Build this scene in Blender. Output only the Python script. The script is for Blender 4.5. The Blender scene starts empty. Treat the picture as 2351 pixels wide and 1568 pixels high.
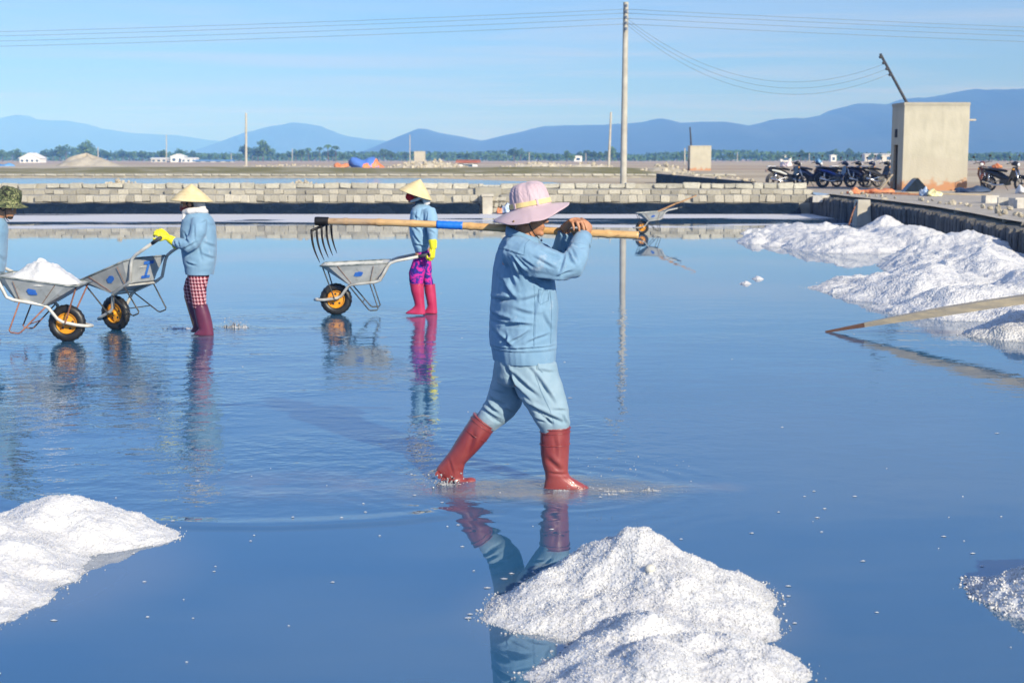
import bpy, bmesh, math, random
import numpy as np
from mathutils import Vector, Matrix

random.seed(7)
rng = np.random.default_rng(11)
scene = bpy.context.scene
COL = scene.collection
R = math.radians

# ------------------------------------------------------------------ camera
CAM_H = 1.85
FPX = 2351 * 50.0 / 36.0          # focal length in the photograph's working pixels (2351 wide)
PITCH = math.atan(419.0 / FPX)
cam_data = bpy.data.cameras.new('camera')
cam_data.lens = 50.0
cam_data.sensor_width = 36.0
cam_data.clip_start = 0.1
cam_data.clip_end = 30000
cam_data.dof.use_dof = True
cam_data.dof.focus_distance = 9.6
cam_data.dof.aperture_fstop = 4.5
cam = bpy.data.objects.new('camera', cam_data)
cam.location = (0, 0, CAM_H)
cam.rotation_euler = (math.pi / 2 - PITCH, 0, 0)
COL.objects.link(cam)
scene.camera = cam

# ------------------------------------------------------------------ sky and sun
SUN_DIR = Vector((0.56, -0.83, 0)).normalized()      # horizontal direction towards the sun
SUN_EL = R(26)
world = bpy.data.worlds.new('World')
scene.world = world
world.use_nodes = True


class NT:
    """small helper to chain shader nodes"""
    def __init__(self, tree):
        self.t = tree
        self.t.nodes.clear()

    def n(self, kind, **kw):
        nd = self.t.nodes.new(kind)
        for k, v in kw.items():
            setattr(nd, k, v)
        return nd

    def put(self, sock, v):
        if hasattr(v, 'is_output'):
            self.t.links.new(v, sock)
        elif v is not None:
            if sock.type == 'RGBA' and len(v) == 3:
                v = (*v, 1)
            sock.default_value = v

    def m(self, op, a, b=None, c=None, clamp=False):
        nd = self.n('ShaderNodeMath', operation=op, use_clamp=clamp)
        self.put(nd.inputs[0], a)
        if b is not None:
            self.put(nd.inputs[1], b)
        if c is not None:
            self.put(nd.inputs[2], c)
        return nd.outputs[0]

    def vm(self, op, a, b=None):
        nd = self.n('ShaderNodeVectorMath', operation=op)
        self.put(nd.inputs[0], a)
        if b is not None:
            self.put(nd.inputs[1], b)
        return nd.outputs['Value'] if op in ('DISTANCE', 'LENGTH', 'DOT_PRODUCT') else nd.outputs[0]

    def mix(self, f, a, b, blend='MIX'):
        nd = self.n('ShaderNodeMix', data_type='RGBA', blend_type=blend)
        self.put(nd.inputs[0], f)
        self.put(nd.inputs[6], a)
        self.put(nd.inputs[7], b)
        return nd.outputs[2]

    def noise(self, vec, scale, detail=3, rough=.55, dist=0):
        nd = self.n('ShaderNodeTexNoise')
        self.put(nd.inputs['Vector'], vec)
        self.put(nd.inputs['Scale'], scale)
        self.put(nd.inputs['Detail'], detail)
        self.put(nd.inputs['Roughness'], rough)
        self.put(nd.inputs['Distortion'], dist)
        return nd.outputs['Fac']

    def ss(self, v, lo, hi):
        nd = self.n('ShaderNodeMapRange', interpolation_type='SMOOTHSTEP')
        self.put(nd.inputs[0], v)
        self.put(nd.inputs[1], lo)
        self.put(nd.inputs[2], hi)
        return nd.outputs[0]

    def mapping(self, vec, scale=(1, 1, 1), loc=(0, 0, 0), rot=(0, 0, 0)):
        nd = self.n('ShaderNodeMapping')
        self.put(nd.inputs['Vector'], vec)
        nd.inputs['Scale'].default_value = scale
        nd.inputs['Location'].default_value = loc
        nd.inputs['Rotation'].default_value = rot
        return nd.outputs[0]

    def ramp(self, f, stops, mode='LINEAR'):
        nd = self.n('ShaderNodeValToRGB')
        nd.color_ramp.interpolation = mode
        cr = nd.color_ramp.elements
        while len(cr) < len(stops):
            cr.new(0.5)
        for e, (p, c) in zip(cr, stops):
            e.position = p
            e.color = (*c, 1) if len(c) == 3 else c
        self.put(nd.inputs[0], f)
        return nd.outputs[0]


w = NT(world.node_tree)
sky = w.n('ShaderNodeTexSky', sky_type='NISHITA')
sky.sun_disc = False
sky.sun_elevation = SUN_EL
sky.sun_rotation = math.atan2(SUN_DIR.x, SUN_DIR.y)
sky.air_density = 1.0
sky.dust_density = 0.6
sky.ozone_density = 2.0
tc = w.n('ShaderNodeTexCoord')
# thin streaky cirrus: noise on the sky direction, drawn out along the horizon
sep = w.n('ShaderNodeSeparateXYZ')
w.put(sep.inputs[0], tc.outputs['Generated'])
el = w.m('MAXIMUM', sep.outputs[2], 0.02)
comb = w.n('ShaderNodeCombineXYZ')
w.put(comb.inputs[0], w.m('DIVIDE', sep.outputs[0], el))
w.put(comb.inputs[1], w.m('DIVIDE', sep.outputs[1], el))
streak = w.mapping(comb.outputs[0], scale=(0.11, 0.17, 1), rot=(0, 0, R(5)))
c1 = w.noise(streak, 1.6, 6, .6, .4)
c2 = w.noise(w.mapping(comb.outputs[0], scale=(.03, .05, 1)), 1.3, 2)
cl = w.m('MULTIPLY', w.ss(c1, .40, .72), w.m('MULTIPLY_ADD', w.ss(c2, .34, .62), .5, .5))
tint = w.mix(1.0, sky.outputs[0], (0.44, 0.81, 1.58), 'MULTIPLY')
# a thin veil of high cloud over the whole sky, thicker in the streaks
skycol = w.mix(w.m('MULTIPLY_ADD', cl, .85, .20), tint, (5.0, 6.3, 8.9))
bg = w.n('ShaderNodeBackground')
w.put(bg.inputs[0], skycol)
bg.inputs[1].default_value = 0.080
wo = w.n('ShaderNodeOutputWorld')
w.put(wo.inputs[0], bg.outputs[0])

sun = bpy.data.lights.new('sun', 'SUN')
sun.energy = 4.7
sun.angle = R(0.53)
sun.color = (1.0, 0.95, 0.87)
sun_o = bpy.data.objects.new('sun', sun)
d = Vector((SUN_DIR.x * math.cos(SUN_EL), SUN_DIR.y * math.cos(SUN_EL), math.sin(SUN_EL)))
sun_o.rotation_euler = d.to_track_quat('Z', 'Y').to_euler()
COL.objects.link(sun_o)

vs = scene.view_settings
vs.view_transform = 'Standard'
vs.look = 'None'
vs.exposure = 0.41
vs.gamma = 1.0
vs.use_curve_mapping = False
cy = scene.cycles
cy.use_denoising = True
cy.max_bounces = 8
cy.diffuse_bounces = 3
cy.glossy_bounces = 4
cy.transmission_bounces = 4
cy.volume_bounces = 0
cy.transparent_max_bounces = 6
cy.sample_clamp_indirect = 6
cy.caustics_reflective = False
cy.caustics_refractive = False


# ------------------------------------------------------------------ helpers
def px(u, v, Y):
    """world point at depth Y seen at photograph position (u, v)"""
    dx = u - 1175.5
    dz = 784.0 - v
    s, c = math.sin(PITCH), math.cos(PITCH)
    d = np.array([dx, FPX * c + dz * s, -FPX * s + dz * c])
    return np.array([0, 0, CAM_H]) + d * (Y / d[1])


def gpx(u, v, z=0.0):
    """world point on the level z seen at (u, v)"""
    p = px(u, v, 1.0) - np.array([0, 0, CAM_H])
    t = (z - CAM_H) / p[2]
    return np.array([p[0] * t, p[1] * t, z])


class MB:
    def __init__(self):
        self.v, self.f, self.mi = [], [], []

    def add(self, verts, faces, mat=0):
        b = len(self.v)
        self.v.extend([tuple(map(float, p)) for p in verts])
        self.f.extend([tuple(b + i for i in f) for f in faces])
        self.mi.extend([mat] * len(faces))
        return self

    def box(self, c, s, rot=None, mat=0, taper=1.0):
        hx, hy, hz = s[0] / 2, s[1] / 2, s[2] / 2
        pts = [Vector((x * hx * (taper if z > 0 else 1), y * hy * (taper if z > 0 else 1), z * hz))
               for z in (-1, 1) for y in (-1, 1) for x in (-1, 1)]
        if rot is not None:
            pts = [rot @ p for p in pts]
        pts = [p + Vector(c) for p in pts]
        return self.add(pts, [(0, 2, 3, 1), (4, 5, 7, 6), (0, 1, 5, 4), (2, 6, 7, 3), (0, 4, 6, 2), (1, 3, 7, 5)], mat)

    def loft(self, rings, mat=0, cap=True, closed=False):
        n = len(rings[0])
        b = []
        for r in rings:
            b.extend(r)
        F = []
        m = len(rings)
        for i in range(m if closed else m - 1):
            j = (i + 1) % m
            for k in range(n):
                l = (k + 1) % n
                F.append((i * n + k, i * n + l, j * n + l, j * n + k))
        if cap and not closed:
            F.append(tuple(range(n - 1, -1, -1)))
            F.append(tuple((m - 1) * n + k for k in range(n)))
        return self.add(b, F, mat)

    def tube(self, pts, rad, n=8, mat=0, cap=True, flat=None, closed=False):
        P = [Vector(p) for p in pts]
        if not hasattr(rad, '__len__'):
            rad = [rad] * len(P)
        rings = []
        up = None
        for i, p in enumerate(P):
            if closed:
                t = (P[(i + 1) % len(P)] - P[i - 1])
            else:
                t = P[min(i + 1, len(P) - 1)] - P[max(i - 1, 0)]
            if t.length < 1e-9:
                t = Vector((0, 0, 1))
            t.normalize()
            if up is None:
                a = Vector((0, 0, 1)) if abs(t.z) < .9 else Vector((0, 1, 0))
                if flat is not None:
                    a = Vector(flat[0])
                up = (a - t * a.dot(t)).normalized()
            else:
                up = (up - t * up.dot(t)).normalized()
            s = t.cross(up)
            fx, fy = (1, 1) if flat is None else (flat[1], 1)
            rings.append([tuple(p + up * (rad[i] * fx * math.cos(2 * math.pi * k / n)) + s * (rad[i] * fy * math.sin(2 * math.pi * k / n))) for k in range(n)])
        return self.loft(rings, mat, cap, closed)

    def ell(self, c, r, M=None, seg=16, rings=10, mat=0):
        V, F = [], []
        V.append((0, 0, 1))
        for i in range(1, rings):
            a = math.pi * i / rings
            for k in range(seg):
                b = 2 * math.pi * k / seg
                V.append((math.sin(a) * math.cos(b), math.sin(a) * math.sin(b), math.cos(a)))
        V.append((0, 0, -1))
        for k in range(seg):
            F.append((0, 1 + k, 1 + (k + 1) % seg))
        for i in range(rings - 2):
            for k in range(seg):
                a0 = 1 + i * seg + k
                a1 = 1 + i * seg + (k + 1) % seg
                F.append((a0, a0 + seg, a1 + seg, a1))
        L = len(V) - 1
        for k in range(seg):
            F.append((L, L - seg + (k + 1) % seg, L - seg + k))
        P = [Vector((x * r[0], y * r[1], z * r[2])) for x, y, z in V]
        if M is not None:
            P = [M @ p for p in P]
        return self.add([p + Vector(c) for p in P], F, mat)

    def lathe(self, c, prof, n=24, axis='y', mat=0):
        """prof: list of (radius, along-axis); closed profile ring swept round"""
        rings = []
        for k in range(n):
            a = 2 * math.pi * k / n
            ring = []
            for r, h in prof:
                if axis == 'y':
                    ring.append((c[0] + r * math.cos(a), c[1] + h, c[2] + r * math.sin(a)))
                else:
                    ring.append((c[0] + r * math.cos(a), c[1] + r * math.sin(a), c[2] + h))
            rings.append(ring)
        return self.loft(rings, mat, cap=False, closed=True)

    def xf(self, fn):
        self.v = [tuple(fn(Vector(p))) for p in self.v]
        return self

    def mesh(self, name='m'):
        me = bpy.data.meshes.new(name)
        me.from_pydata(self.v, [], self.f)
        if any(self.mi):
            me.polygons.foreach_set('material_index', self.mi)
        me.update()
        return me

    def build(self, name, mats, parent=None, smooth=False, fixn=True, kind=None, loc=None, auto=None):
        me = self.mesh(name)
        if fixn:
            bm = bmesh.new()
            bm.from_mesh(me)
            bmesh.ops.recalc_face_normals(bm, faces=bm.faces)
            bm.to_mesh(me)
            bm.free()
        return link_mesh(name, me, mats, parent, smooth, kind, loc, auto)


def link_mesh(name, me, mats, parent=None, smooth=False, kind=None, loc=None, auto=None):
    if not isinstance(mats, (list, tuple)):
        mats = [mats]
    for m_ in mats:
        me.materials.append(m_)
    if smooth or auto:
        me.polygons.foreach_set('use_smooth', [True] * len(me.polygons))
        if auto:
            me.set_sharp_from_angle(angle=R(auto))
    o = bpy.data.objects.new(name, me)
    COL.objects.link(o)
    if parent is not None:
        o.parent = parent
    if loc is not None:
        o.location = loc
    if kind:
        o['kind'] = kind
    return o


def np_obj(name, V, F, mats, parent=None, smooth=True, kind=None):
    me = bpy.data.meshes.new(name)
    V = np.asarray(V, float)
    F = np.asarray(F, np.int32)
    me.vertices.add(len(V))
    me.vertices.foreach_set('co', V.ravel())
    k = F.shape[1]
    me.loops.add(F.size)
    me.loops.foreach_set('vertex_index', F.ravel())
    me.polygons.add(len(F))
    me.polygons.foreach_set('loop_start', np.arange(len(F), dtype=np.int32) * k)
    me.update(calc_edges=True)
    return link_mesh(name, me, mats, parent, smooth, kind)


def thing(name, label, cat, loc=(0, 0, 0), rz=0, group=None):
    o = bpy.data.objects.new(name, None)
    o.empty_display_size = .2
    COL.objects.link(o)
    o.location = tuple(loc)
    o.rotation_euler = (0, 0, rz)
    return tag(o, label, cat, group)


def tag(o, label, cat, group=None):
    o['label'] = label
    o['category'] = cat
    if group:
        o['group'] = group
    return o


def copy_tree(o, parent=None):
    c = o.copy()
    COL.objects.link(c)
    c.parent = parent
    for ch in [x for x in o.children]:
        copy_tree(ch, c)
    return c


def part_copy(me, name, parent, loc=(0, 0, 0), rot=(0, 0, 0), scale=(1, 1, 1)):
    o = bpy.data.objects.new(name, me)
    COL.objects.link(o)
    o.parent = parent
    o.location = tuple(loc)
    o.rotation_euler = rot
    o.scale = scale
    return o


# ------------------------------------------------------------------ materials
def mat(name, c1, c2=None, rough=.6, metal=0.0, scale=6, bump=0.0, bscale=40, spec=.5, lo=.35, hi=.65, rand=0.0,
        coat=0.0, sheen=0.0, detail=4, stretch=(1, 1, 1), coords='Object', trans=0.0, sss=0.0):
    m_ = bpy.data.materials.new(name)
    m_.use_nodes = True
    t = NT(m_.node_tree)
    b = t.n('ShaderNodeBsdfPrincipled')
    out = t.n('ShaderNodeOutputMaterial')
    t.put(out.inputs[0], b.outputs[0])
    tcn = t.n('ShaderNodeTexCoord')
    vec = tcn.outputs[coords]
    if stretch != (1, 1, 1):
        vec = t.mapping(vec, scale=stretch)
    col = c1
    if c2 is not None:
        col = t.mix(t.ss(t.noise(vec, scale, detail), lo, hi), c1, c2)
    if rand:
        oi = t.n('ShaderNodeObjectInfo')
        v = t.m('MULTIPLY_ADD', oi.outputs['Random'], 2 * rand, 1 - rand)
        hs = t.n('ShaderNodeHueSaturation')
        t.put(hs.inputs['Value'], v)
        t.put(hs.inputs['Color'], col)
        col = hs.outputs[0]
    t.put(b.inputs['Base Color'], col)
    b.inputs['Roughness'].default_value = rough
    b.inputs['Metallic'].default_value = metal
    b.inputs['Specular IOR Level'].default_value = spec
    if coat:
        b.inputs['Coat Weight'].default_value = coat
        b.inputs['Coat Roughness'].default_value = .08
    if sheen:
        b.inputs['Sheen Weight'].default_value = sheen
    if sss:
        b.inputs['Subsurface Weight'].default_value = sss
        b.inputs['Subsurface Radius'].default_value = (.01, .004, .002)
    if bump:
        bp = t.n('ShaderNodeBump')
        bp.inputs['Strength'].default_value = 1.0
        bp.inputs['Distance'].default_value = bump
        t.put(bp.inputs['Height'], t.noise(vec, bscale, 4, .6))
        t.put(b.inputs['Normal'], bp.outputs[0])
    m_['bsdf'] = b.name
    return m_


M = {}
M['concrete'] = mat('pale_concrete', (.42, .39, .33), (.55, .52, .45), .9, scale=2.5, bump=.004, bscale=30)
M['pole'] = mat('pole_concrete', (.40, .38, .33), (.50, .48, .42), .9, scale=3, bump=.003, bscale=20)
M['stone'] = mat('grey_stone', (.325, .305, .255), (.425, .40, .335), .92, scale=7, bump=.012, bscale=14, rand=.28)
M['stone_cap'] = mat('pale_stone', (.40, .385, .33), (.50, .485, .42), .92, scale=5, bump=.012, bscale=12, rand=.18)
M['rubble'] = mat('rubble_stone', (.40, .35, .26), (.55, .50, .40), .95, scale=3, bump=.03, bscale=6, rand=.25)
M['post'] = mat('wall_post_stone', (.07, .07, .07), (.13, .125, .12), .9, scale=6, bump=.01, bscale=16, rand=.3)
M['mortar'] = mat('mortar', (.29, .275, .23), (.38, .36, .30), .95, scale=2, bump=.02, bscale=9)
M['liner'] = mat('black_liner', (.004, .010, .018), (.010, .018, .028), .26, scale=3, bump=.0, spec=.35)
M['dirt'] = mat('dirt', (.33, .27, .19), (.46, .40, .31), .95, scale=1.3, bump=.02, bscale=8)
M['rust'] = mat('rust_iron', (.16, .06, .03), (.30, .14, .07), .8, scale=14)
M['black_iron'] = mat('black_iron', (.012, .012, .013), (.03, .028, .028), .45, metal=.6, scale=20, bump=.001, bscale=90)
M['wire'] = mat('cable', (.16, .19, .24), None, .6)
M['cloud_white'] = mat('white_paint', (.72, .72, .70), (.8, .8, .78), .7, scale=3)

# ------------------------------------------------------------------ ground, water
def ground_material():
    m_ = bpy.data.materials.new('dry_salt_flat_soil')
    m_.use_nodes = True
    t = NT(m_.node_tree)
    b = t.n('ShaderNodeBsdfPrincipled')
    out = t.n('ShaderNodeOutputMaterial')
    t.put(out.inputs[0], b.outputs[0])
    g = t.n('ShaderNodeNewGeometry')
    p = g.outputs['Position']
    n1 = t.noise(t.mapping(p, scale=(.02, .06, 1)), 1.0, 5)
    n2 = t.noise(p, .9, 5)
    n3 = t.noise(t.mapping(p, scale=(.006, .03, 1)), 1.0, 3)
    c = t.mix(t.ss(n1, .4, .6), (.44, .35, .23), (.56, .47, .33))
    c = t.mix(t.m('MULTIPLY', t.ss(n3, .5, .62), .8), c, (.42, .27, .17))
    c = t.mix(t.ss(n2, .3, .75), t.mix(1, c, (.85, .85, .85), 'MULTIPLY'), c)
    sp_ = t.n('ShaderNodeSeparateXYZ')
    t.put(sp_.inputs[0], p)
    gravel = t.mix(t.ss(t.noise(p, 2.2, 5, .65), .35, .65), (.36, .34, .29), (.50, .47, .41))
    c = t.mix(t.m('MULTIPLY', t.ss(t.m('ADD', sp_.outputs[1], t.m('MULTIPLY', n2, 12)), 66, 58), .8), c, gravel)
    t.put(b.inputs['Base Color'], c)
    b.inputs['Roughness'].default_value = .95
    bp = t.n('ShaderNodeBump')
    bp.inputs['Distance'].default_value = .03
    t.put(bp.inputs['Height'], t.noise(p, 7, 5))
    t.put(b.inputs['Normal'], bp.outputs[0])
    return m_


def rough_heap_noise(x, y, s=1.0, seed=0):
    a = np.zeros_like(np.asarray(x, float))
    r = np.random.default_rng(seed)
    for o in range(14):
        f = s * (1.6 ** (o % 7)) * 0.8
        th = r.uniform(0, math.pi * 2)
        ph = r.uniform(0, 6.28)
        a = a + np.sin((x * math.cos(th) + y * math.sin(th)) * f + ph + 1.3 * np.sin(f * .43 * (x * math.sin(th) - y * math.cos(th)) + ph * 2)) / (1.6 ** (o % 7)) ** .9
    return a / 4


GZ = 0.70
M['soil'] = ground_material()
gm = MB()
WALL = [(10.25, 48.8), (10.2, 46.7), (10.2, 39.8), (10.05, 35.0), (9.6, 30.5), (9.25, 27.9), (9.05, 25.3), (8.9, 20), (8.9, 0), (8.9, -40)]
poly = [(x + .25, y) for x, y in WALL]
far = [(-9000, 51.7), (10.5, 51.7), (10.5, 48.8)] + poly[1:] + [(9000, -40), (9000, 9500), (-9000, 9500)]
gm.add([(x, y, GZ) for x, y in far], [tuple(range(len(far)))[::-1]])
o = gm.build('ground', M['soil'], kind='structure')
me = o.data
bm = bmesh.new(); bm.from_mesh(me)
bmesh.ops.triangulate(bm, faces=bm.faces)
for f in bm.faces:
    if f.normal.z < 0:
        f.normal_flip()
bm.to_mesh(me); bm.free()


FEET = [(0.26, 7.92, 1.0), (-0.27, 8.12, .8), (-3.35, 14.95, .8), (-3.1, 15.3, .5), (-4.7, 14.45, .5), (-4.3, 15.35, .5),
        (-1.10, 17.1, .5), (-2.1, 16.9, .3), (-5.4, 14.5, .6)]


def water_material():
    m_ = bpy.data.materials.new('brine_water')
    m_.use_nodes = True
    t = NT(m_.node_tree)
    b = t.n('ShaderNodeBsdfPrincipled')
    out = t.n('ShaderNodeOutputMaterial')
    t.put(out.inputs[0], b.outputs[0])
    g = t.n('ShaderNodeNewGeometry')
    p = g.outputs['Position']
    s = t.n('ShaderNodeSeparateXYZ')
    t.put(s.inputs[0], p)
    X, Y = s.outputs[0], s.outputs[1]
    # ---- where the walkers have ruffled the surface
    wob = t.m('MULTIPLY_ADD', t.noise(p, .55, 3), 2.4, -1.2)
    # wave front behind the walking man
    front = t.vm('DISTANCE', p, (-1.35, 9.25, 0))
    fw = t.m('ADD', front, t.m('MULTIPLY', wob, .06))
    near_edge = t.ss(fw, 2.30, 2.05)
    yw = t.m('MULTIPLY_ADD', wob, 1.2, Y)
    band = t.m('MULTIPLY', t.ss(yw, 7.4, 9.0), t.ss(yw, 20.0, 15.5))
    rightcalm = t.m('MULTIPLY_ADD', t.ss(X, 1.2, -.8), .55, .45)
    amp = t.m('MAXIMUM', t.m('MULTIPLY', band, rightcalm), t.m('MULTIPLY', near_edge, 1.35))
    leftamp = t.m('MULTIPLY', t.ss(X, -1.0, -3.0), t.m('MULTIPLY', t.ss(yw, 6.8, 7.8), t.ss(yw, 18.5, 14.5)))
    amp = t.m('ADD', amp, t.m('MULTIPLY', leftamp, .8))
    patch = t.ss(t.noise(t.mapping(p, scale=(.5, 1, 1)), .8, 3), .36, .62)
    amp = t.m('MULTIPLY', amp, t.m('MULTIPLY_ADD', patch, .75, .25))
    n1 = t.noise(t.mapping(p, scale=(.8, 1.0, 1)), 5.5, 2, .5, .3)
    n2 = t.noise(p, 16, 2, .5, .2)
    h = t.m('ADD', t.m('MULTIPLY', n1, .0066), t.m('MULTIPLY', n2, .0024))
    h = t.m('MULTIPLY', h, amp)
    # ---- ring waves round feet and wheels
    for i, (fx, fy, a) in enumerate(FEET):
        dd = t.m('ADD', t.vm('DISTANCE', p, (fx, fy, 0)), t.m('MULTIPLY', t.m('MULTIPLY_ADD', t.noise(p, 2.3, 4), 2.0, -1.0), .16))
        ring = t.m('SINE', t.m('MULTIPLY', dd, 34 + 3 * (i % 3)))
        fall = t.m('MULTIPLY', t.ss(dd, 1.35, .1), a * .0012)
        h = t.m('MULTIPLY_ADD', ring, fall, h)
    # churned water just round the walking man's feet
    q = t.mapping(p, scale=(.42, 1.0, 1), loc=(0, 0, 0))
    churn = t.ss(t.m('ADD', t.vm('DISTANCE', q, (0.22 * .42, 7.84, 0)), t.m('MULTIPLY', t.m('MULTIPLY_ADD', t.noise(p, 3.0, 4), 2.0, -1.0), .14)), .42, .08)
    h = t.m('ADD', h, t.m('MULTIPLY', t.m('MULTIPLY', t.noise(p, 17, 4, .65), churn), .022))
    # leading wave
    lead = t.m('MULTIPLY', t.m('MULTIPLY', t.ss(fw, 2.02, 2.16), t.ss(fw, 2.34, 2.2)), .006)
    lead = t.m('MULTIPLY', lead, t.m('MULTIPLY', t.ss(X, .25, -.5), t.ss(Y, 8.2, 7.5)))
    h = t.m('ADD', h, lead)
    h = t.m('MULTIPLY_ADD', t.noise(t.mapping(p, scale=(.5, 1.2, 1)), 1.6, 2), .0012, h)
    bp = t.n('ShaderNodeBump')
    bp.inputs['Strength'].default_value = 1
    bp.inputs['Distance'].default_value = 1
    t.put(bp.inputs['Height'], h)
    t.put(b.inputs['Normal'], bp.outputs[0])
    # ---- colour of the brine and of what is in it
    body = t.mix(t.ss(t.noise(p, .35, 3), .35, .65), (.020, .098, .198), (.036, .118, .218))
    stirred = churn
    for fx, fy, r in ((-3.3, 15.0, .9), (-4.5, 14.7, .8), (-1.2, 17.1, .7), (-.9, 7.95, 1.15), (1.0, 7.9, .45)):
        qd = t.m('ADD', t.vm('DISTANCE', q, (fx * .42, fy, 0)), t.m('MULTIPLY', wob, .1))
        stirred = t.m('MAXIMUM', stirred, t.m('MULTIPLY', t.ss(qd, r * .5, r * .08), .55))
    stirred = t.m('MULTIPLY', stirred, t.m('MULTIPLY_ADD', t.ss(t.noise(t.mapping(p, scale=(.6, 1.2, 1)), 5.0, 5, .65), .34, .66), .85, .15), clamp=True)
    col = t.mix(stirred, body, (.23, .22, .215))
    # milky salt dissolving round the heaps
    halo = None
    for hx, hy, r in ((.52, 5.7, .85), (-2.45, 6.3, 1.2), (2.6, 5.75, .72)):
        k = t.ss(t.m('ADD', t.vm('DISTANCE', p, (hx, hy, 0)), t.m('MULTIPLY', wob, .08)), r, r * .55)
        halo = k if halo is None else t.m('MAXIMUM', halo, k)
    col = t.mix(t.m('MULTIPLY', halo, .35), col, (.22, .24, .27))
    # salt crust left dry at the far end of the pan
    cr = t.noise(t.mapping(p, scale=(.10, .62, 1)), 1.0, 4, .55, .5)
    cr2 = t.noise(t.mapping(p, scale=(.03, .16, 1), loc=(3, 0, 0)), 1.0, 2)
    ramp_y = t.m('MULTIPLY', t.m('SUBTRACT', Y, 43.6), .15)
    cm = t.m('ADD', t.m('MULTIPLY', t.m('ADD', t.m('SUBTRACT', cr, .5), t.m('SUBTRACT', cr2, .5)), 4.6), ramp_y)
    cm = t.m('MULTIPLY', t.ss(cm, -.10, .16), t.ss(Y, 35.0, 37.5))
    crustcol = t.mix(t.noise(p, 2, 4), (.54, .53, .54), (.66, .65, .655))
    col = t.mix(cm, col, crustcol)
    t.put(b.inputs['Base Color'], col)
    t.put(b.inputs['Roughness'], t.m('MULTIPLY_ADD', cm, .72, .015))
    b.inputs['IOR'].default_value = 2.45
    return m_


M['water'] = water_material()
wm = MB()
wm.add([(-160, -30, 0), (10.4, -30, 0), (10.4, 48.6, 0), (-160, 48.6, 0)], [(0, 1, 2, 3)])
wm.build('water', M['water'], kind='structure', fixn=False)
fm = MB()
fm.add([(-160, -30, -.25), (10.4, -30, -.25), (10.4, 48.6, -.25), (-160, 48.6, -.25)], [(0, 1, 2, 3)])
fm.build('pan_floor', M['dirt'], kind='structure', fixn=False)


def still_water():
    m_ = mat('still_water', (.05, .10, .17), None, .12, bump=.02, bscale=3)
    n = m_.node_tree.nodes
    for x in n:
        if x.type == 'BSDF_PRINCIPLED':
            x.inputs['IOR'].default_value = 1.7
    return m_


M['still'] = still_water()
wm = MB()
wm.add([(-120, 53, GZ + .012), (3.5, 53, GZ + .012), (2.0, 70, GZ + .012), (-6, 86.4, GZ + .012), (-120, 86.4, GZ + .012)], [(0, 1, 2, 3, 4)])
wm.build('pond_water', M['still'], kind='structure', fixn=False)
wm = MB()
wm.add([(19, 54.4, GZ + .012), (60, 54, GZ + .012), (60, 57.6, GZ + .012), (20.5, 56.6, GZ + .012)], [(0, 1, 2, 3)])
wm.build('pond_water', M['still'], kind='structure', fixn=False)


# ------------------------------------------------------------------ stone revetment along the far side of the pan
def rough_block(seed, sx=1, sy=1, sz=1):
    r = random.Random(seed)
    bm = bmesh.new()
    bmesh.ops.create_cube(bm, size=1)
    bmesh.ops.bevel(bm, geom=bm.edges[:], offset=.09, segments=1, affect='EDGES')
    for v in bm.verts:
        v.co += Vector((r.uniform(-.05, .05), r.uniform(-.05, .05), r.uniform(-.05, .05)))
        v.co.x *= sx; v.co.y *= sy; v.co.z *= sz
    me = bpy.data.meshes.new('stone_block')
    bm.to_mesh(me); bm.free()
    return me


BLK = [rough_block(i) for i in range(6)]
for b_ in BLK:
    b_.materials.append(M['stone'])
CAP = [rough_block(i + 20) for i in range(4)]
for b_ in CAP:
    b_.materials.append(M['stone_cap'])


def revetment(x0, x1, label, seed):
    r = random.Random(seed)
    root = thing('stone_wall', label, 'wall', ((x0 + x1) / 2, 48.6, 0))
    cx = (x0 + x1) / 2
    core = MB()
    L = x1 - x0
    prof = [(48.58, -.2), (48.60, .35), (48.86, .385), (48.90, .60), (49.85, .625), (49.92, .765), (51.0, .80), (51.06, .97), (51.9, .93), (52.0, -.2)]
    rings = []
    n = max(2, int(L / .8))
    for i in range(n + 1):
        x = x0 + L * i / n
        rings.append([(x - cx, y - 48.6 + .03 * math.sin(x * 1.7 + k), z + .012 * math.sin(x * 2.3 + 2 * k)) for k, (y, z) in enumerate(prof)])
    core.loft(rings)
    core.build('mortar_core', M['mortar'], root)
    for (yy, zc, hh, w0, w1, pool, dep) in ((48.84, .50, .24, .22, .32, BLK, .2), (49.86, .70, .165, .25, .5, BLK, .2), (51.03, .885, .19, .34, .66, CAP, .26)):
        x = x0 + .02
        while x < x1 - .1:
            ww = r.uniform(w0, w1)
            ww = min(ww, x1 - x)
            if r.random() > .04:
                h2 = hh * (r.uniform(.9, 1.08) if yy < 50 else r.uniform(.7, 1.18))
                part_copy(r.choice(pool), 'stone_block', root,
                          (x + ww / 2 - cx, yy - 48.6 + r.uniform(-.03, .02), zc + r.uniform(-.012, .012)),
                          (r.uniform(-.09, .09), r.uniform(-.05, .05), r.uniform(-.10, .10)), (ww * .98, dep * r.uniform(.85, 1.15), h2))
            x += ww
    return root


revetment(-19.6, -1.02, 'long low wall of stepped grey stone blocks, from the sluice post past the straw-hatted workers', 1)
revetment(-.40, 10.5, 'low stepped stone block wall between the sluice post and the shaded post wall', 2)


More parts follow.
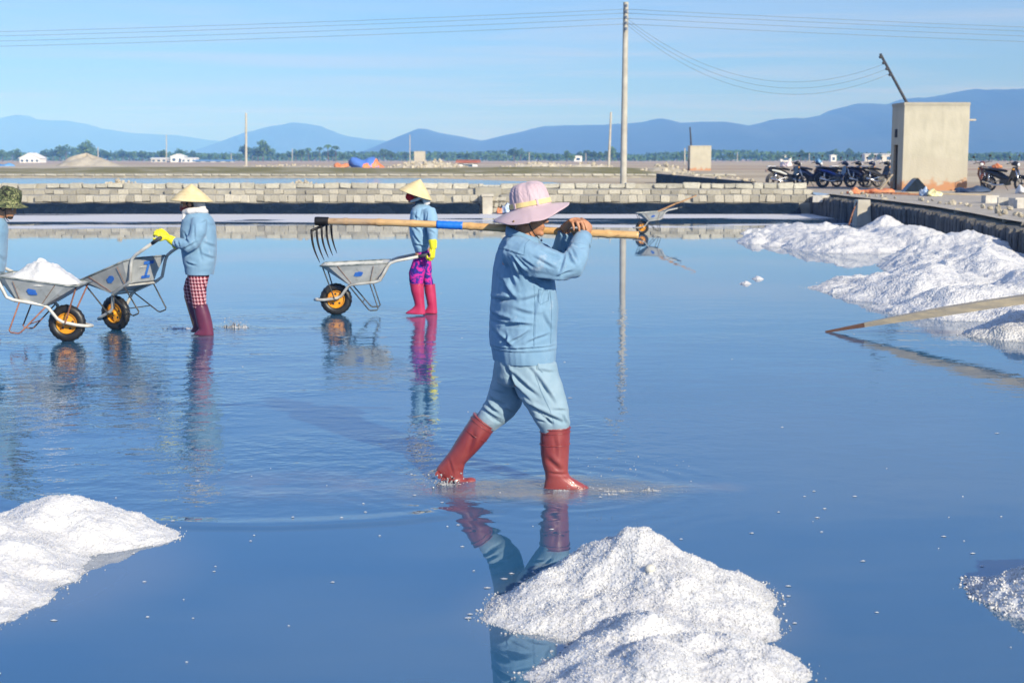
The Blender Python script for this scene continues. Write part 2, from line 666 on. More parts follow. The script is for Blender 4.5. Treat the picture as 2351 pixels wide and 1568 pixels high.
def liner(x0, x1, label, seed, y=48.05):
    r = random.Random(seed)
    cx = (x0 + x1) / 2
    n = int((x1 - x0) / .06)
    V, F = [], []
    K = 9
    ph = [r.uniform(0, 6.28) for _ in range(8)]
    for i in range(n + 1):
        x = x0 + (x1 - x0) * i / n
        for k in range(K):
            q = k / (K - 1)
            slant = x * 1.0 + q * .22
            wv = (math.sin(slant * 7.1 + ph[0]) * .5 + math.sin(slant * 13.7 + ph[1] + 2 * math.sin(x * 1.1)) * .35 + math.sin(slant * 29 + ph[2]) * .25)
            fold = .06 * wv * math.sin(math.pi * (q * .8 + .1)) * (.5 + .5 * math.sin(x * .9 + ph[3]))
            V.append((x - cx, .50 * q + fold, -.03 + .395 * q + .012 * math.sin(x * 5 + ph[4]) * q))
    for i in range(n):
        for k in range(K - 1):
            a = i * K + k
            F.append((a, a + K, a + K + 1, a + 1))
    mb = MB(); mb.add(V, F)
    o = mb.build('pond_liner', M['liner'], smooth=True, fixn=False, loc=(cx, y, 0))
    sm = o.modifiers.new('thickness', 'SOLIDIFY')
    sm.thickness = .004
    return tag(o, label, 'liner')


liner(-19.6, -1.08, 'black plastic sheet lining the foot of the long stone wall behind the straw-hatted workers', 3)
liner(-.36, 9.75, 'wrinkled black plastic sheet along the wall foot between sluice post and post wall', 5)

# sluice post between the two walls
sp = thing('sluice_post', 'pale concrete sluice post set in the gap of the stone wall', 'post', (-.82, 48.5, 0))
MB().box((0, 0, .29), (.34, .5, .62), taper=.94).build('post', M['concrete'], sp)
MB().box((0, -.02, .63), (.42, .5, .08), taper=.96).build('cap', M['concrete'], sp)
for k in range(9):
    part_copy(BLK[k % 6], 'stone_block', sp, (.26 + .13 * (k % 3), -.05 + .1 * (k // 3), .12 + .17 * (k // 3)), (.1, .1 * k, .2 * k), (.16, .2, .15))
MB().box((.0, 2.2, .42), (.9, 2.2, .9)).build('mortar_fill', M['mortar'], sp)
for k in range(4):
    part_copy(CAP[k % 4], 'stone_block', sp, (-.12 + .2 * k, 2.5, .84), (0, 0, .1 * k), (.24, .3, .16))
M['orange'] = mat('orange_plastic', (.62, .17, .06), (.70, .30, .14), .6, scale=9, bump=.01, bscale=14)
M['blue_bag'] = mat('blue_white_bag', (.12, .25, .50), (.6, .66, .72), .6, scale=9, bump=.01, bscale=12)


def crumple(name, label, cat, loc, size, material, seed, group=None):
    """soft crumpled sheet or bag lying in a heap"""
    r = np.random.default_rng(seed)
    mb = MB()
    mb.ell((0, 0, 0), (1, 1, 1), seg=22, rings=12)
    V = np.array(mb.v)
    nz = rough_heap_noise(V[:, 0] * 2 + V[:, 2], V[:, 1] * 2 - V[:, 2], 2.2, seed)
    V = V * (1 + .55 * nz[:, None])
    V += .10 * np.sign(np.sin(V * 5.1 + seed)) * np.abs(np.sin(V * 5.1 + seed)) ** 3
    V[:, 2] = np.where(V[:, 2] < -.25, -.25, V[:, 2])
    V[:, 2] *= .55 + .6 * np.abs(np.sin(V[:, 0] * 2.3 + seed)) * (.6 + .4 * np.cos(V[:, 1] * 2))
    V *= np.array(size)
    mb.v = [tuple(p) for p in V + np.array([0, 0, .25 * size[2]])]
    o = mb.build(name, material, smooth=True, loc=loc)
    return tag(o, label, cat, group)


crumple('float_buoy', 'small orange plastic jug lying against the sluice post', 'jug', (-.42, 48.0, 0.03), (.09, .09, .13), M['orange'], 3)
crumple('plastic_bag', 'blue and white plastic bag left at the sluice opening', 'bag', (-.18, 48.0, .03), (.18, .12, .26), M['blue_bag'], 4)

# ------------------------------------------------------------------ shaded post wall on the right
pw = thing('post_wall', 'shaded wall of upright grey stone posts behind the row of salt heaps', 'wall', (10.0, 36.0, 0))


def wall_at(s):
    P = [Vector((x, y, 0)) for x, y in WALL[:9]]
    for a, b in zip(P, P[1:]):
        L = (b - a).length
        if s <= L:
            return a.lerp(b, s / L), (b - a).normalized()
        s -= L
    return P[-1], (P[-1] - P[-2]).normalized()


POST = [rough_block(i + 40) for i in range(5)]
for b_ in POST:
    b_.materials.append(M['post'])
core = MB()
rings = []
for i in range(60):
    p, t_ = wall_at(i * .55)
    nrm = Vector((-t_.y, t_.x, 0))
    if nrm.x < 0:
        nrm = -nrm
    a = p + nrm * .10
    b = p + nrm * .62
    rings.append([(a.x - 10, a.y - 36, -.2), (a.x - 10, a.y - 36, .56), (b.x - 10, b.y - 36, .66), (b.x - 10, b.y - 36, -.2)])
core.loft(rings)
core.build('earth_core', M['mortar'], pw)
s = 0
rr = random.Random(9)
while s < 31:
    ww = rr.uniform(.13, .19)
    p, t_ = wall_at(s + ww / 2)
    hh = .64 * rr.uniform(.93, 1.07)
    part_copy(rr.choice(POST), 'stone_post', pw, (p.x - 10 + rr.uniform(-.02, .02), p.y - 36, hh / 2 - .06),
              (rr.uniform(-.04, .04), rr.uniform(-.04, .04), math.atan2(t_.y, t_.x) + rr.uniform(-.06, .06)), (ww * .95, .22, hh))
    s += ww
# pale buttress in the wall with a stick leaning on it
bt = thing('concrete_buttress', 'pale tapering concrete buttress standing out of the shaded post wall', 'buttress', (9.86, 40.2, 0))
MB().box((0, 0, .34), (.42, .55, .74), taper=.8).build('buttress_block', M['concrete'], bt)
MB().tube([(-.32, -.3, .02), (-.16, -.05, .36), (.0, .15, .66)], [.022, .02, .018], 6).xf(lambda p: p + Vector((9.7, 40.0, 0))).build('stick', M['rust'])
tag(bpy.data.objects['stick'], 'dark stick leaning against the pale concrete buttress', 'stick')

# loose stones, boards and litter along the top of the post wall
LOOSE = []
for i in range(6):
    bm = bmesh.new()
    bmesh.ops.create_icosphere(bm, subdivisions=1, radius=.5)
    r = random.Random(70 + i)
    for v in bm.verts:
        v.co *= r.uniform(.72, 1.15)
        v.co.z *= .8
    me = bpy.data.meshes.new('stone')
    bm.to_mesh(me); bm.free()
    me.materials.append(M['rubble'])
    LOOSE.append(me)
for i in range(75):
    s_ = rr.uniform(.3, 27)
    p, t_ = wall_at(s_)
    off = rr.uniform(.2, 1.5)
    sz = rr.uniform(.08, .24) * (1.0 if off < .9 else .8)
    o = part_copy(rr.choice(LOOSE), 'loose_stone', None, (p.x + off, p.y, (.62 if off < .5 else GZ) + sz * .25), (rr.uniform(0, 3), rr.uniform(0, 3), rr.uniform(0, 3)), (sz, sz * rr.uniform(.8, 1.2), sz * .8))
    tag(o, 'loose pale stone lying along the top of the shaded post wall', 'stone', 'loose stones on the post wall')
M['breeze'] = mat('cement_block', (.46, .44, .40), (.56, .54, .50), .9, scale=8, bump=.004, bscale=40)
for i, (u, Y, ry) in enumerate(((2268, 37.5, .3), (2305, 35.5, -.2), (2330, 35.2, .6), (2345, 33.5, .1), (1888, 46.8, .1), (1874, 46.5, -.2))):
    p = gpx(u, 460, GZ)
    x = (u - 1175.5) / FPX * Y
    root = thing('cement_block', ['hollow cement block on the bank beside the shaded post wall', 'pale cut block stacked at the corner where the stone wall meets the post wall'][i > 3], 'block', (x, Y, GZ if i < 4 else .45), ry, 'cement blocks by the post wall' if i < 4 else 'cut blocks at the wall corner')
    mb = MB()
    if i < 4:
        mb.box((0, -.075, .1), (.4, .05, .2)); mb.box((0, .075, .1), (.4, .05, .2))
        for q in (-.175, 0, .175):
            mb.box((q, 0, .1), (.05, .102, .198))
    else:
        mb.box((0, 0, .11), (.32, .3, .22), taper=.95)
    mb.build('block', M['breeze'], root)

# ------------------------------------------------------------------ concrete huts
def hut_plaster(name, zsplit, rustz):
    m_ = bpy.data.materials.new(name)
    m_.use_nodes = True
    t = NT(m_.node_tree)
    b = t.n('ShaderNodeBsdfPrincipled')
    out = t.n('ShaderNodeOutputMaterial')
    t.put(out.inputs[0], b.outputs[0])
    tcn = t.n('ShaderNodeTexCoord')
    p = tcn.outputs['Object']
    s = t.n('ShaderNodeSeparateXYZ')
    t.put(s.inputs[0], p)
    z = s.outputs[2]
    c = t.mix(t.ss(t.noise(t.mapping(p, scale=(1.5, 1.5, .8)), 1.6, 5), .3, .7), (.43, .405, .32), (.51, .48, .385))
    streak = t.ss(t.noise(t.mapping(p, scale=(5, 5, .5)), 1.2, 4), .52, .75)
    top = t.m('MULTIPLY', t.ss(t.m('ADD', z, t.m('MULTIPLY', t.noise(p, 3, 4), .3)), 2.95, 3.4), .55)
    c = t.mix(t.m('ADD', t.m('MULTIPLY', streak, .22), top, clamp=True), c, (.27, .25, .21))
    zz = t.m('ADD', z, t.m('MULTIPLY_ADD', t.noise(p, 1.5, 3), .6, -.3))
    c = t.mix(t.m('MULTIPLY', t.ss(zz, zsplit + .03, zsplit - .03), .5), c, (.45, .41, .33))
    mud = t.m('MULTIPLY', t.ss(t.m('ADD', z, t.m('MULTIPLY_ADD', t.noise(p, 2.4, 5, .65), 1.0, -.5)), rustz + .12, rustz - .1), .85)
    c = t.mix(mud, c, (.46, .20, .08))
    t.put(b.inputs['Base Color'], c)
    b.inputs['Roughness'].default_value = .92
    bp = t.n('ShaderNodeBump')
    bp.inputs['Distance'].default_value = .008
    t.put(bp.inputs['Height'], t.noise(p, 14, 5))
    t.put(b.inputs['Normal'], bp.outputs[0])
    return m_


M['hut'] = hut_plaster('hut_plaster', 1.15, .32)
M['niche_shade'] = mat('painted_niche_shade', (.02, .02, .02), None, .9)
M['wood_grey'] = mat('weathered_wood', (.30, .24, .16), (.46, .38, .27), .8, scale=3, stretch=(1, 8, 8), bump=.003, bscale=20)


def hut(name, label, loc, w_, d_, h_, full):
    root = thing(name, label, 'hut', loc)
    T = .12
    mb = MB()
    # four walls, the left one with a doorway
    mb.box((w_ / 2, T / 2, h_ / 2), (w_, T, h_))
    mb.build('wall', M['hut'], root)
    MB().box((w_ / 2, d_ - T / 2, h_ / 2), (w_, T, h_)).build('wall', M['hut'], root)
    MB().box((w_ - T / 2, d_ / 2, h_ / 2), (T, d_ - 2 * T, h_)).build('wall', M['hut'], root)
    mb = MB()
    ya, yb, zh = d_ * .42, d_ * .80, h_ * .54
    mb.box((T / 2, (T + ya) / 2, h_ / 2), (T, ya - T, h_))
    mb.box((T / 2, (d_ - T + yb) / 2, h_ / 2), (T, d_ - T - yb, h_))
    mb.box((T / 2, (ya + yb) / 2, (zh + h_) / 2), (T, yb - ya, h_ - zh))
    mb.build('wall', M['hut'], root)
    MB().box((w_ / 2, d_ / 2, .02), (w_ - 2 * T, d_ - 2 * T, .04)).build('floor', M['mortar'], root)
    MB().box((w_ / 2 - .005, d_ / 2, h_ + .05), (w_ + .03, d_ + .03, .1)).build('roof', M['hut'], root)
    if full:
        MB().box((-.012, (ya + yb) / 2 - .02, zh + .42), (.03, .28, .3)).build('niche_shade_slab', M['niche_shade'], root)  # near-black slab on the wall, painted shade of a window niche
        MB().box((w_ + .16, .5, h_ - .52), (.32, .5, .06)).build('awning_slab', M['concrete'], root)
        MB().box((T * .4, ya + .035, zh / 2), (.07, .06, zh)).build('door_frame', M['wood_grey'], root)
        MB().box((T * .4, yb - .035, zh / 2), (.07, .06, zh)).build('door_frame', M['wood_grey'], root)
    else:
        pass
    return root


H = (gpx(2068, 438, GZ)[0], 52.0, GZ)
hut('concrete_hut', 'tall beige concrete pump hut with open doorway beside the parked motorbikes', H, 2.36, 1.66, 3.07, True)
Hs = px(1584, 395, 140.0)
hut('concrete_hut', 'small far concrete hut behind the black-lined bank', (Hs[0], 140, GZ - .1), 2.05, 1.9, 2.42, False)
Hc = px(951, 372, 320.0)
hut('concrete_hut', 'tiny grey far hut standing behind the heaped stones', (Hc[0], 320, GZ), 2.4, 2, 2.7, False)


# ------------------------------------------------------------------ power poles and lines
def pole(label, base, top, r0, r1, material, fittings=0, group=None):
    base, top = Vector(base), Vector(top)
    root = thing('power_pole', label, 'pole', base, group=group)
    t_ = top - base
    MB().tube([t_ * 0, t_ * .5, t_], [r0, (r0 + r1) / 2, r1], 12).build('shaft', material, root, smooth=False, auto=40)
    for i in range(fittings):
        q = t_ * (1 - .018 - i * .03)
        mb = MB()
        mb.box(q + Vector((.0, -r1 - .03, 0)), (.10, .10, .06))
        mb.lathe(tuple(q + Vector((.0, -r1 - .12, -.03))), [(.03, -.05), (.055, -.04), (.04, 0), (.055, .03), (.03, .06)], 8, 'z')
        mb.build('insulator', M['wire'], root)
    return root


pA = px(1431, 433, 53.5); pA[2] = GZ
pT = px(1437, 6, 53.5)
pole('tall pale concrete power pole standing behind the stone wall, top among cables', pA, pT, .125, .095, M['pole'], 5)
pD = [(565, 383, 260, 180.0, .16, 'far pale power pole with darkened foot on the grassy bank'),
      (1397, 388, 258, 150.0, .14, 'slightly leaning far pole next to the tall concrete power pole')]
for u, vb, vt, Y, r, lab in pD:
    a = px(u, vb, Y); a[2] = GZ
    b = px(u + (6 if u > 1000 else 0), vt, Y)
    pole(lab, a, b, r, r * .75, M['pole'])
for u, vt, Y in ((382, 310, 420.0), (941, 310, 420.0), (671, 342, 520.0), (531, 352, 560.), (1215, 350, 560.), (1858, 352, 520.), (1693, 350, 520.), (1345, 352, 560.), (225, 338, 420.), (1572, 340, 300.)):
    a = px(u, 372, Y); a[2] = GZ
    b = px(u, vt, Y)
    pole('distant thin pale power pole out on the salt flats', a, b, .15, .12, M['pole'], group='distant power poles')
# leaning service pole on the hut roof
hp0 = Vector((H[0] + .12, 52.2, GZ + 3.17))
hp1 = Vector(px(2021, 124, 52.2))
root = thing('service_pole', 'dark leaning cable post fixed to the roof corner of the tall hut', 'pole', hp0)
dd = hp1 - hp0
M['dark_pole'] = mat('dark_pole', (.03, .035, .045), (.05, .05, .055), .7, scale=8)
MB().tube([dd * -.03, dd * .5, dd], [.055, .05, .045], 8).build('shaft', M['dark_pole'], root)
for i in range(4):
    q = dd * (.93 - .12 * i)
    MB().ell(q + Vector((-.07, -.02, 0)), (.055, .05, .06), seg=8, rings=6).build('insulator', M['dark_pole'], root)
q0 = px(1587, 337, 141.0); q1 = px(1584, 292, 141.0)
pole('short dark cable post on the small far hut', q0, q1, .09, .07, M['dark_pole'])


def cable(label, a, b, sag, r=.0075, group=None):
    a, b = Vector(a), Vector(b)
    P = []
    for i in range(25):
        t_ = i / 24
        p = a.lerp(b, t_)
        p.z -= sag * 4 * t_ * (1 - t_)
        P.append(p - a)
    o = MB().tube(P, r, 5).build('power_cable', M['wire'], smooth=True, loc=a)
    return tag(o, label, 'cable', group)


for i, (v0, v1, v2) in enumerate(((22, 57, 58), (31, 68, 68), (43, 79, 78), (56, 90, 90))):
    a = Vector(px(1437, v0, 53.4))
    L = Vector(px(-1500, v1 + 34, 60.0))
    Rr = Vector(px(4200, v2 + 52, 56.0))
    cable(('topmost', 'second', 'third', 'lowest')[i] + ' of four overhead cables running from the tall power pole towards the white house', a, L, .10 + .2, group='overhead cables on the tall pole, bank side')
    cable(('topmost', 'second', 'third', 'lowest')[i] + ' of four overhead cables running from the tall power pole above the hut', a, Rr, .22, group='overhead cables on the tall pole, hut side')
for i in range(3):
    a = Vector(px(1440, 44 + 7 * i, 53.4))
    cable('slack cable drooping from the tall power pole to the post on the hut roof', a, hp0 + dd * (.80 - .10 * i), 1.35 + .08 * i, .0065, 'slack cables to the hut roof')


# ------------------------------------------------------------------ far bank, pond wall, heaps
def strip_terrain(name, xs, ys, zf, material, kind='structure'):
    V, F = [], []
    nx, ny = len(xs), len(ys)
    Xg, Yg = np.meshgrid(xs, ys, indexing='ij')
    Z = zf(Xg, Yg)
    V = np.stack([Xg.ravel(), Yg.ravel(), Z.ravel()], 1)
    idx = np.arange(nx * ny).reshape(nx, ny)
    F = np.stack([idx[:-1, :-1].ravel(), idx[1:, :-1].ravel(), idx[1:, 1:].ravel(), idx[:-1, 1:].ravel()], 1)
    return np_obj(name, V, F, material, kind=kind)


def bank_material():
    m_ = bpy.data.materials.new('grassy_bank')
    m_.use_nodes = True
    t = NT(m_.node_tree)
    b = t.n('ShaderNodeBsdfPrincipled')
    out = t.n('ShaderNodeOutputMaterial')
    t.put(out.inputs[0], b.outputs[0])
    g = t.n('ShaderNodeNewGeometry')
    p = g.outputs['Position']
    s = t.n('ShaderNodeSeparateXYZ')
    t.put(s.inputs[0], p)
    n1 = t.noise(t.mapping(p, scale=(.5, .5, 1)), 1.0, 5)
    gz = t.m('MULTIPLY', t.ss(t.m('ADD', s.outputs[1], t.m('MULTIPLY', n1, 7)), 96, 99), t.ss(t.m('ADD', s.outputs[1], t.m('MULTIPLY', n1, 7)), 112, 107))
    c = t.mix(t.ss(n1, .4, .6), (.42, .36, .26), (.52, .46, .36))
    c = t.mix(t.m('MULTIPLY', gz, t.m('MULTIPLY_ADD', t.ss(t.noise(p, .4, 4), .35, .6), .4, .6)), c, (.19, .17, .05))
    t.put(b.inputs['Base Color'], c)
    b.inputs['Roughness'].default_value = .95
    bp = t.n('ShaderNodeBump')
    bp.inputs['Distance'].default_value = .1
    t.put(bp.inputs['Height'], t.noise(p, 3, 5))
    t.put(b.inputs['Normal'], bp.outputs[0])
    return m_


M['bank'] = bank_material()


def bank_z(x, y):
    e = np.clip((y - 88) / 16, 0, 1)
    back = np.clip((150 - y) / 30, 0, 1)
    side = np.clip((17 - x) / 10, 0, 1)
    s_ = side * side * (3 - 2 * side)
    h = .52 * e * e * (3 - 2 * e) * back * s_
    h = h + .10 * rough_heap_noise(x * .3, y * .3, 1.0, 4) * e * back * s_
    return GZ - .04 + h + .04 * e * s_


strip_terrain('earth_bank', np.linspace(-75, 20, 150), np.linspace(87.5, 155, 50), bank_z, M['bank'])

lw = thing('pond_wall', 'low far wall of weathered blocks along the pond edge', 'wall', (-20, 87, GZ))
MB().box((0, 0, .06), (66, .5, .2)).build('wall_body', M['mortar'], lw)
x = -33
rr = random.Random(12)
while x < 33:
    ww = rr.uniform(.4, .8)
    part_copy(rr.choice(CAP), 'cap_stone', lw, (x + ww / 2, -.1, .185), (0, rr.uniform(-.04, .04), rr.uniform(-.05, .05)), (ww * .97, .45, .11 * rr.uniform(.7, 1.2)))
    x += ww


def stone_heap(label, c, sx, sy, h, n, seed, smin=.15, smax=.34):
    r = random.Random(seed)
    root = thing('stone_heap', label, 'heap', c)
    for i in range(n):
        a = r.uniform(0, 6.28); q = math.sqrt(r.random())
        x, y = sx * q * math.cos(a), sy * q * math.sin(a)
        top = h * (1 - q ** 1.6) * r.uniform(.75, 1.1)
        sz = r.uniform(smin, smax)
        part_copy(r.choice(LOOSE), 'stone', root, (x, y, max(.02, top - sz * .2)), (r.uniform(0, 3), r.uniform(0, 3), r.uniform(0, 3)), (sz * 1.2, sz, sz))
    # packed rubble below the visible stones
    mb = MB()
    V = []
    nr, na = 6, 28
    for i in range(nr + 1):
        q = i / nr
        for k in range(na):
            a = 6.283 * k / na
            V.append((sx * q * math.cos(a), sy * q * math.sin(a), max(-.05, h * (1 - q ** 1.6) * .9 - .06)))
    F = [(i * na + k, i * na + (k + 1) % na, (i + 1) * na + (k + 1) % na, (i + 1) * na + k) for i in range(nr) for k in range(na)]
    mb.add(V, F)
    mb.build('rubble_core', M['rubble'], root, smooth=True)
    return root


def on(u, v, Y, z=None):
    p = px(u, v, Y)
    return (p[0], Y, z if z is not None else p[2])


BZ = 1.18
stone_heap('long heap of pale quarried stones on the bank behind the straw-hatted woman', on(985, 385, 108, BZ), 3.2, 1.6, .62, 110, 1)
stone_heap('low heap of tan stones right of the red-roofed shed', on(1240, 388, 108, BZ), 3.0, 1.5, .46, 80, 2)
stone_heap('heap of tan stones on the bank beside the leaning far pole', on(1345, 388, 106, BZ - .1), 2.8, 1.4, .5, 80, 3)
stone_heap('grassy heap of stones between the tall pole and the small hut', on(1525, 392, 100, GZ), 2.3, 1.6, .8, 70, 4, .18, .4)
stone_heap('flat scatter of pale stones on the bank near the dark-footed pole', on(660, 382, 110, BZ), 3.6, 1.4, .25, 60, 5)
stone_heap('small cluster of pale stones on top of the stone wall, woman side', (-7.6, 52.0, .9), .55, .3, .2, 22, 6, .1, .2)
stone_heap('small cluster of stones on the stone wall above the leftmost barrow', (-14.2, 52.0, .9), .8, .3, .2, 22, 7, .1, .2)

# sand mound at the far left
mx = on(200, 380, 165, GZ + .1)
sv = MB()
V, F = [], []
nr, na = 14, 40
rs = np.random.default_rng(5)
for i in range(nr + 1):
    q = i / nr
    for k in range(na):
        a = 6.283 * k / na
        rx = 4.6 * (1 + .12 * math.sin(3 * a + 1))
        z = 1.55 * max(0, 1 - q) ** .8 + .5 * max(0, 1 - abs(q * math.cos(a) + .45) * 1.8) * max(0, 1 - q)
        V.append((rx * q * math.cos(a), 3.5 * q * math.sin(a), z * (1 + .12 * math.sin(5 * a + 6 * q)) - .1))
F = [(i * na + k, i * na + (k + 1) % na, (i + 1) * na + (k + 1) % na, (i + 1) * na + k) for i in range(nr) for k in range(na)]
M['sand'] = mat('grey_sand', (.36, .32, .25), (.46, .42, .34), .95, scale=1.2, bump=.06, bscale=3)
sv.add(V, F)
tag(sv.build('sand_mound', M['sand'], smooth=True, loc=mx), 'grey sand mound on the flats right of the white house', 'mound')

# tarpaulin covered heap
M['tarp'] = mat('blue_orange_tarp', (.10, .22, .62), (.85, .24, .08), .5, scale=.8, lo=.52, hi=.54, stretch=(1.6, .4, .6), bump=.05, bscale=3)
M['tarp_b'] = mat('blue_tarp', (.08, .28, .60), (.16, .36, .66), .5, scale=2, bump=.03, bscale=4)
crumple('tarpaulin_heap', 'blue and orange tarpaulin thrown over a heap on the bank', 'tarpaulin', on(842, 388, 108, BZ - .05), (1.3, .8, .62), M['tarp'], 35)
crumple('tarpaulin_heap', 'small low orange tarpaulin beside the blue and orange one', 'tarpaulin', on(785, 384, 108, BZ), (.55, .4, .26), M['orange'], 22)
crumple('tarpaulin_heap', 'flat blue tarpaulin lying below the white house', 'tarpaulin', on(16, 386, 120, BZ - .1), (.75, .5, .3), M['tarp_b'], 23)
crumple('tarpaulin_heap', 'crumpled orange sheeting on the bank just in front of the tall hut', 'tarpaulin', on(1965, 448, 47.2, GZ), (.30, .3, .15), M['orange'], 24)
crumple('tarpaulin_heap', 'long orange sheet edge lying under the plank stub by the tall hut', 'tarpaulin', on(2020, 447, 47.6, GZ), (.5, .3, .15), M['orange'], 25)
crumple('plastic_bag', 'small blue bag dropped on the bank in front of the hut', 'bag', on(2122, 455, 44.5, GZ), (.16, .14, .2), M['blue_bag'], 26)
M['yellow_bag'] = mat('pale_yellow_bag', (.68, .62, .28), (.75, .72, .5), .6, scale=8)
crumple('plastic_bag', 'small pale yellow bag on the bank next to the blue one', 'bag', on(2145, 456, 44.2, GZ), (.2, .15, .16), M['yellow_bag'], 27)
M['bag_white'] = mat('white_bag', (.68, .68, .70), (.78, .78, .78), .6, scale=6)
crumple('plastic_bag', 'white sack on the bank by the right-hand motorbike', 'bag', on(2346, 446, 47.5, GZ), (.2, .2, .2), M['bag_white'], 28)
# tent shaped black cover, rods, sticks
tt = MB()
tt.loft([[(-.45, y, 0), (-.06, y, .45), (0, y, .48), (.45, y, 0)] for y in (-.25, 0, .3)])
tag(tt.build('black_cover', M['liner'], loc=on(2102, 446, 50.6, GZ)), 'small black tent-shaped plastic cover at the foot of the hut wall', 'cover')
tag(MB().tube([(0, 0, 0), (.5, .1, .62)], [.035, .03], 8).build('wooden_stake', M['wood_grey'], loc=on(2016, 446, 49.0, GZ)), 'short wooden stake sticking up beside the shaded hut wall', 'stake')
for i, (u, Y, L, a) in enumerate(((2075, 46.5, 2.0, .05), (2180, 45.5, 2.6, -.12), (2090, 45.2, 1.4, .3))):
    p = on(u, 452, Y, GZ + .04)
    o = MB().box((0, 0, 0), (L, .08, .05)).build('board', M['rust'] if i != 1 else M['wood_grey'], loc=p)
    o.rotation_euler = (0, .03, a)
    tag(o, ['rusty flat bar lying on the bank before the hut', 'long grey board lying across the bank before the hut', 'short rusty bar set askew near the grey board'][i], 'board')
crumple('dark_tarpaulin', 'dark blue crumpled sheet on the ground right of the hut', 'tarpaulin', on(2232, 442, 49.0, GZ), (.55, .3, .16), mat('navy_sheet', (.02, .04, .09), (.05, .08, .14), .5, scale=4), 29)

# black lined bank beyond the wall
lb = thing('lined_bank', 'curved bank wrapped in black plastic with stones along its top, before the small hut', 'bank', (7.8, 66, GZ))
mb = MB()
rings = []
for i in range(30):
    t_ = i / 29
    x = -1.05 + 4.0 * t_
    y = 3.2 * (1 - t_) ** 1.5 - 2.0
    z = .46 - .34 * t_
    wv = .03 * math.sin(i * 2.1)
    rings.append([(x, y + wv, -.1), (x + .02, y + .05, z), (x + .25, y + .5, z + .02), (x + .3, y + 1.4, z - .02), (x + .3, y + 1.7, -.1)])
mb.loft(rings)
mb.build('liner_sheet', M['liner'], lb)
mb = MB()
rings = [[(r_[1][0], r_[1][1] + .12, r_[1][2] + .003), (r_[2][0], r_[2][1], r_[2][2] + .05), (r_[3][0], r_[3][1], r_[3][2] + .01), (r_[3][0], r_[3][1], -.12)] for r_ in rings]
mb.loft(rings)
mb.build('soil_top', M['dirt'], lb)
for i in range(26):
    t_ = rr.random()
    part_copy(rr.choice(LOOSE), 'stone', lb, (-1.0 + 4.1 * t_, 3.2 * (1 - t_) ** 1.5 - 2.0 + rr.uniform(.2, 1.2), .5 - .34 * t_), (rr.random() * 3, rr.random() * 3, 0), (rr.uniform(.15, .3),) * 3)


# ------------------------------------------------------------------ distant buildings
def house(name, label, c, w_, d_, h_, rh, wall, roof, nwin, gable_front=True, group=None):
    root = thing(name, label, 'house', c, group=group)
    MB().box((0, 0, h_ / 2), (w_, d_, h_)).build('wall', wall, root)
    mb = MB()
    e = .25
    if gable_front:
        mb.loft([[(-w_ / 2 - e, y, h_), (0, y, h_ + rh), (w_ / 2 + e, y, h_), (w_ / 2 + e, y, h_ - .12), (0, y, h_ + rh - .16), (-w_ / 2 - e, y, h_ - .12)] for y in (-d_ / 2 - e, d_ / 2 + e)])
        g_ = MB(); g_.loft([[(-w_ / 2, y, h_ - .01), (0, y, h_ + rh - .2), (w_ / 2, y, h_ - .01)] for y in (-d_ / 2, d_ / 2)])
        g_.build('gable', wall, root)
    else:
        mb.loft([[(x, -d_ / 2 - e, h_), (x, 0, h_ + rh), (x, d_ / 2 + e, h_), (x, d_ / 2 + e, h_ - .1), (x, -d_ / 2 - e, h_ - .1)] for x in (-w_ / 2 - e, w_ / 2 + e)])
    mb.build('roof', roof, root)
    for i in range(nwin):
        x = -w_ / 2 + w_ * (i + .5) / nwin
        wn = MB().box((x, -d_ / 2 - .01, h_ * .45), (w_ / nwin * .5, .1, h_ * .5)).build('window', M['dark_win'], root)
        fr = MB()
        fr.box((x, -d_ / 2 - .04, h_ * .72), (w_ / nwin * .56, .1, .1))
        fr.build('lintel', wall, wn)
    return root


M['dark_win'] = mat('window_glass', (.05, .09, .14), None, .15)
M['white_wall'] = mat('white_render', (.76, .77, .78), (.82, .82, .82), .8, scale=.4)
M['red_roof'] = mat('red_roof', (.34, .10, .06), (.42, .16, .1), .8, scale=2)
M['grey_wall'] = mat('grey_render', (.5, .49, .46), (.6, .58, .54), .85, scale=.4)
M['blue_roof'] = mat('blue_roof', (.12, .28, .55), None, .6)
k = 3265 / 420
house('white_house', 'white gabled house with dark windows at the left end of the tree line', on(76, 372, 420, GZ), 5.8, 6, 1.35, 1.55, M['white_wall'], M['white_wall'], 4)
house('far_house', 'small white two-level house with awnings before the trees', on(411, 372, 480, GZ), 4.4, 5, 1.9, .9, M['white_wall'], M['white_wall'], 2)
house('far_shed', 'long low white shed beside the two-level white house', on(436, 372, 478, GZ), 5.0, 4, 1.2, .35, M['white_wall'], M['white_wall'], 3, False)
house('far_shed', 'low pale shed left of the two-level white house', on(368, 372, 482, GZ), 5.2, 4, 1.2, .3, M['grey_wall'], M['white_wall'], 3, False)
house('far_shed', 'long low shed with bright blue roof beyond the bank', on(492, 374, 470, GZ), 13, 4, .5, .3, M['grey_wall'], M['blue_roof'], 4, False)
house('brick_shed', 'small white shed with red roof behind the heaped stones', on(1075, 380, 125, BZ - .2), 1.6, 1.5, .62, .16, M['white_wall'], M['red_roof'], 1, False)
house('far_shed', 'tiny white hut among the far trees near the tall pole', on(1327, 372, 600, GZ), 3.2, 3, 2.2, .3, M['white_wall'], M['white_wall'], 1)
house('far_shed', 'tiny white hut in the trees above the parked scooters', on(1803, 372, 600, GZ), 4.5, 3, 2.4, .3, M['white_wall'], M['white_wall'], 1)
house('far_shed', 'tiny white block in the trees left of the tall hut', on(1912, 372, 600, GZ), 2.2, 3, 2.6, .3, M['white_wall'], M['white_wall'], 1)
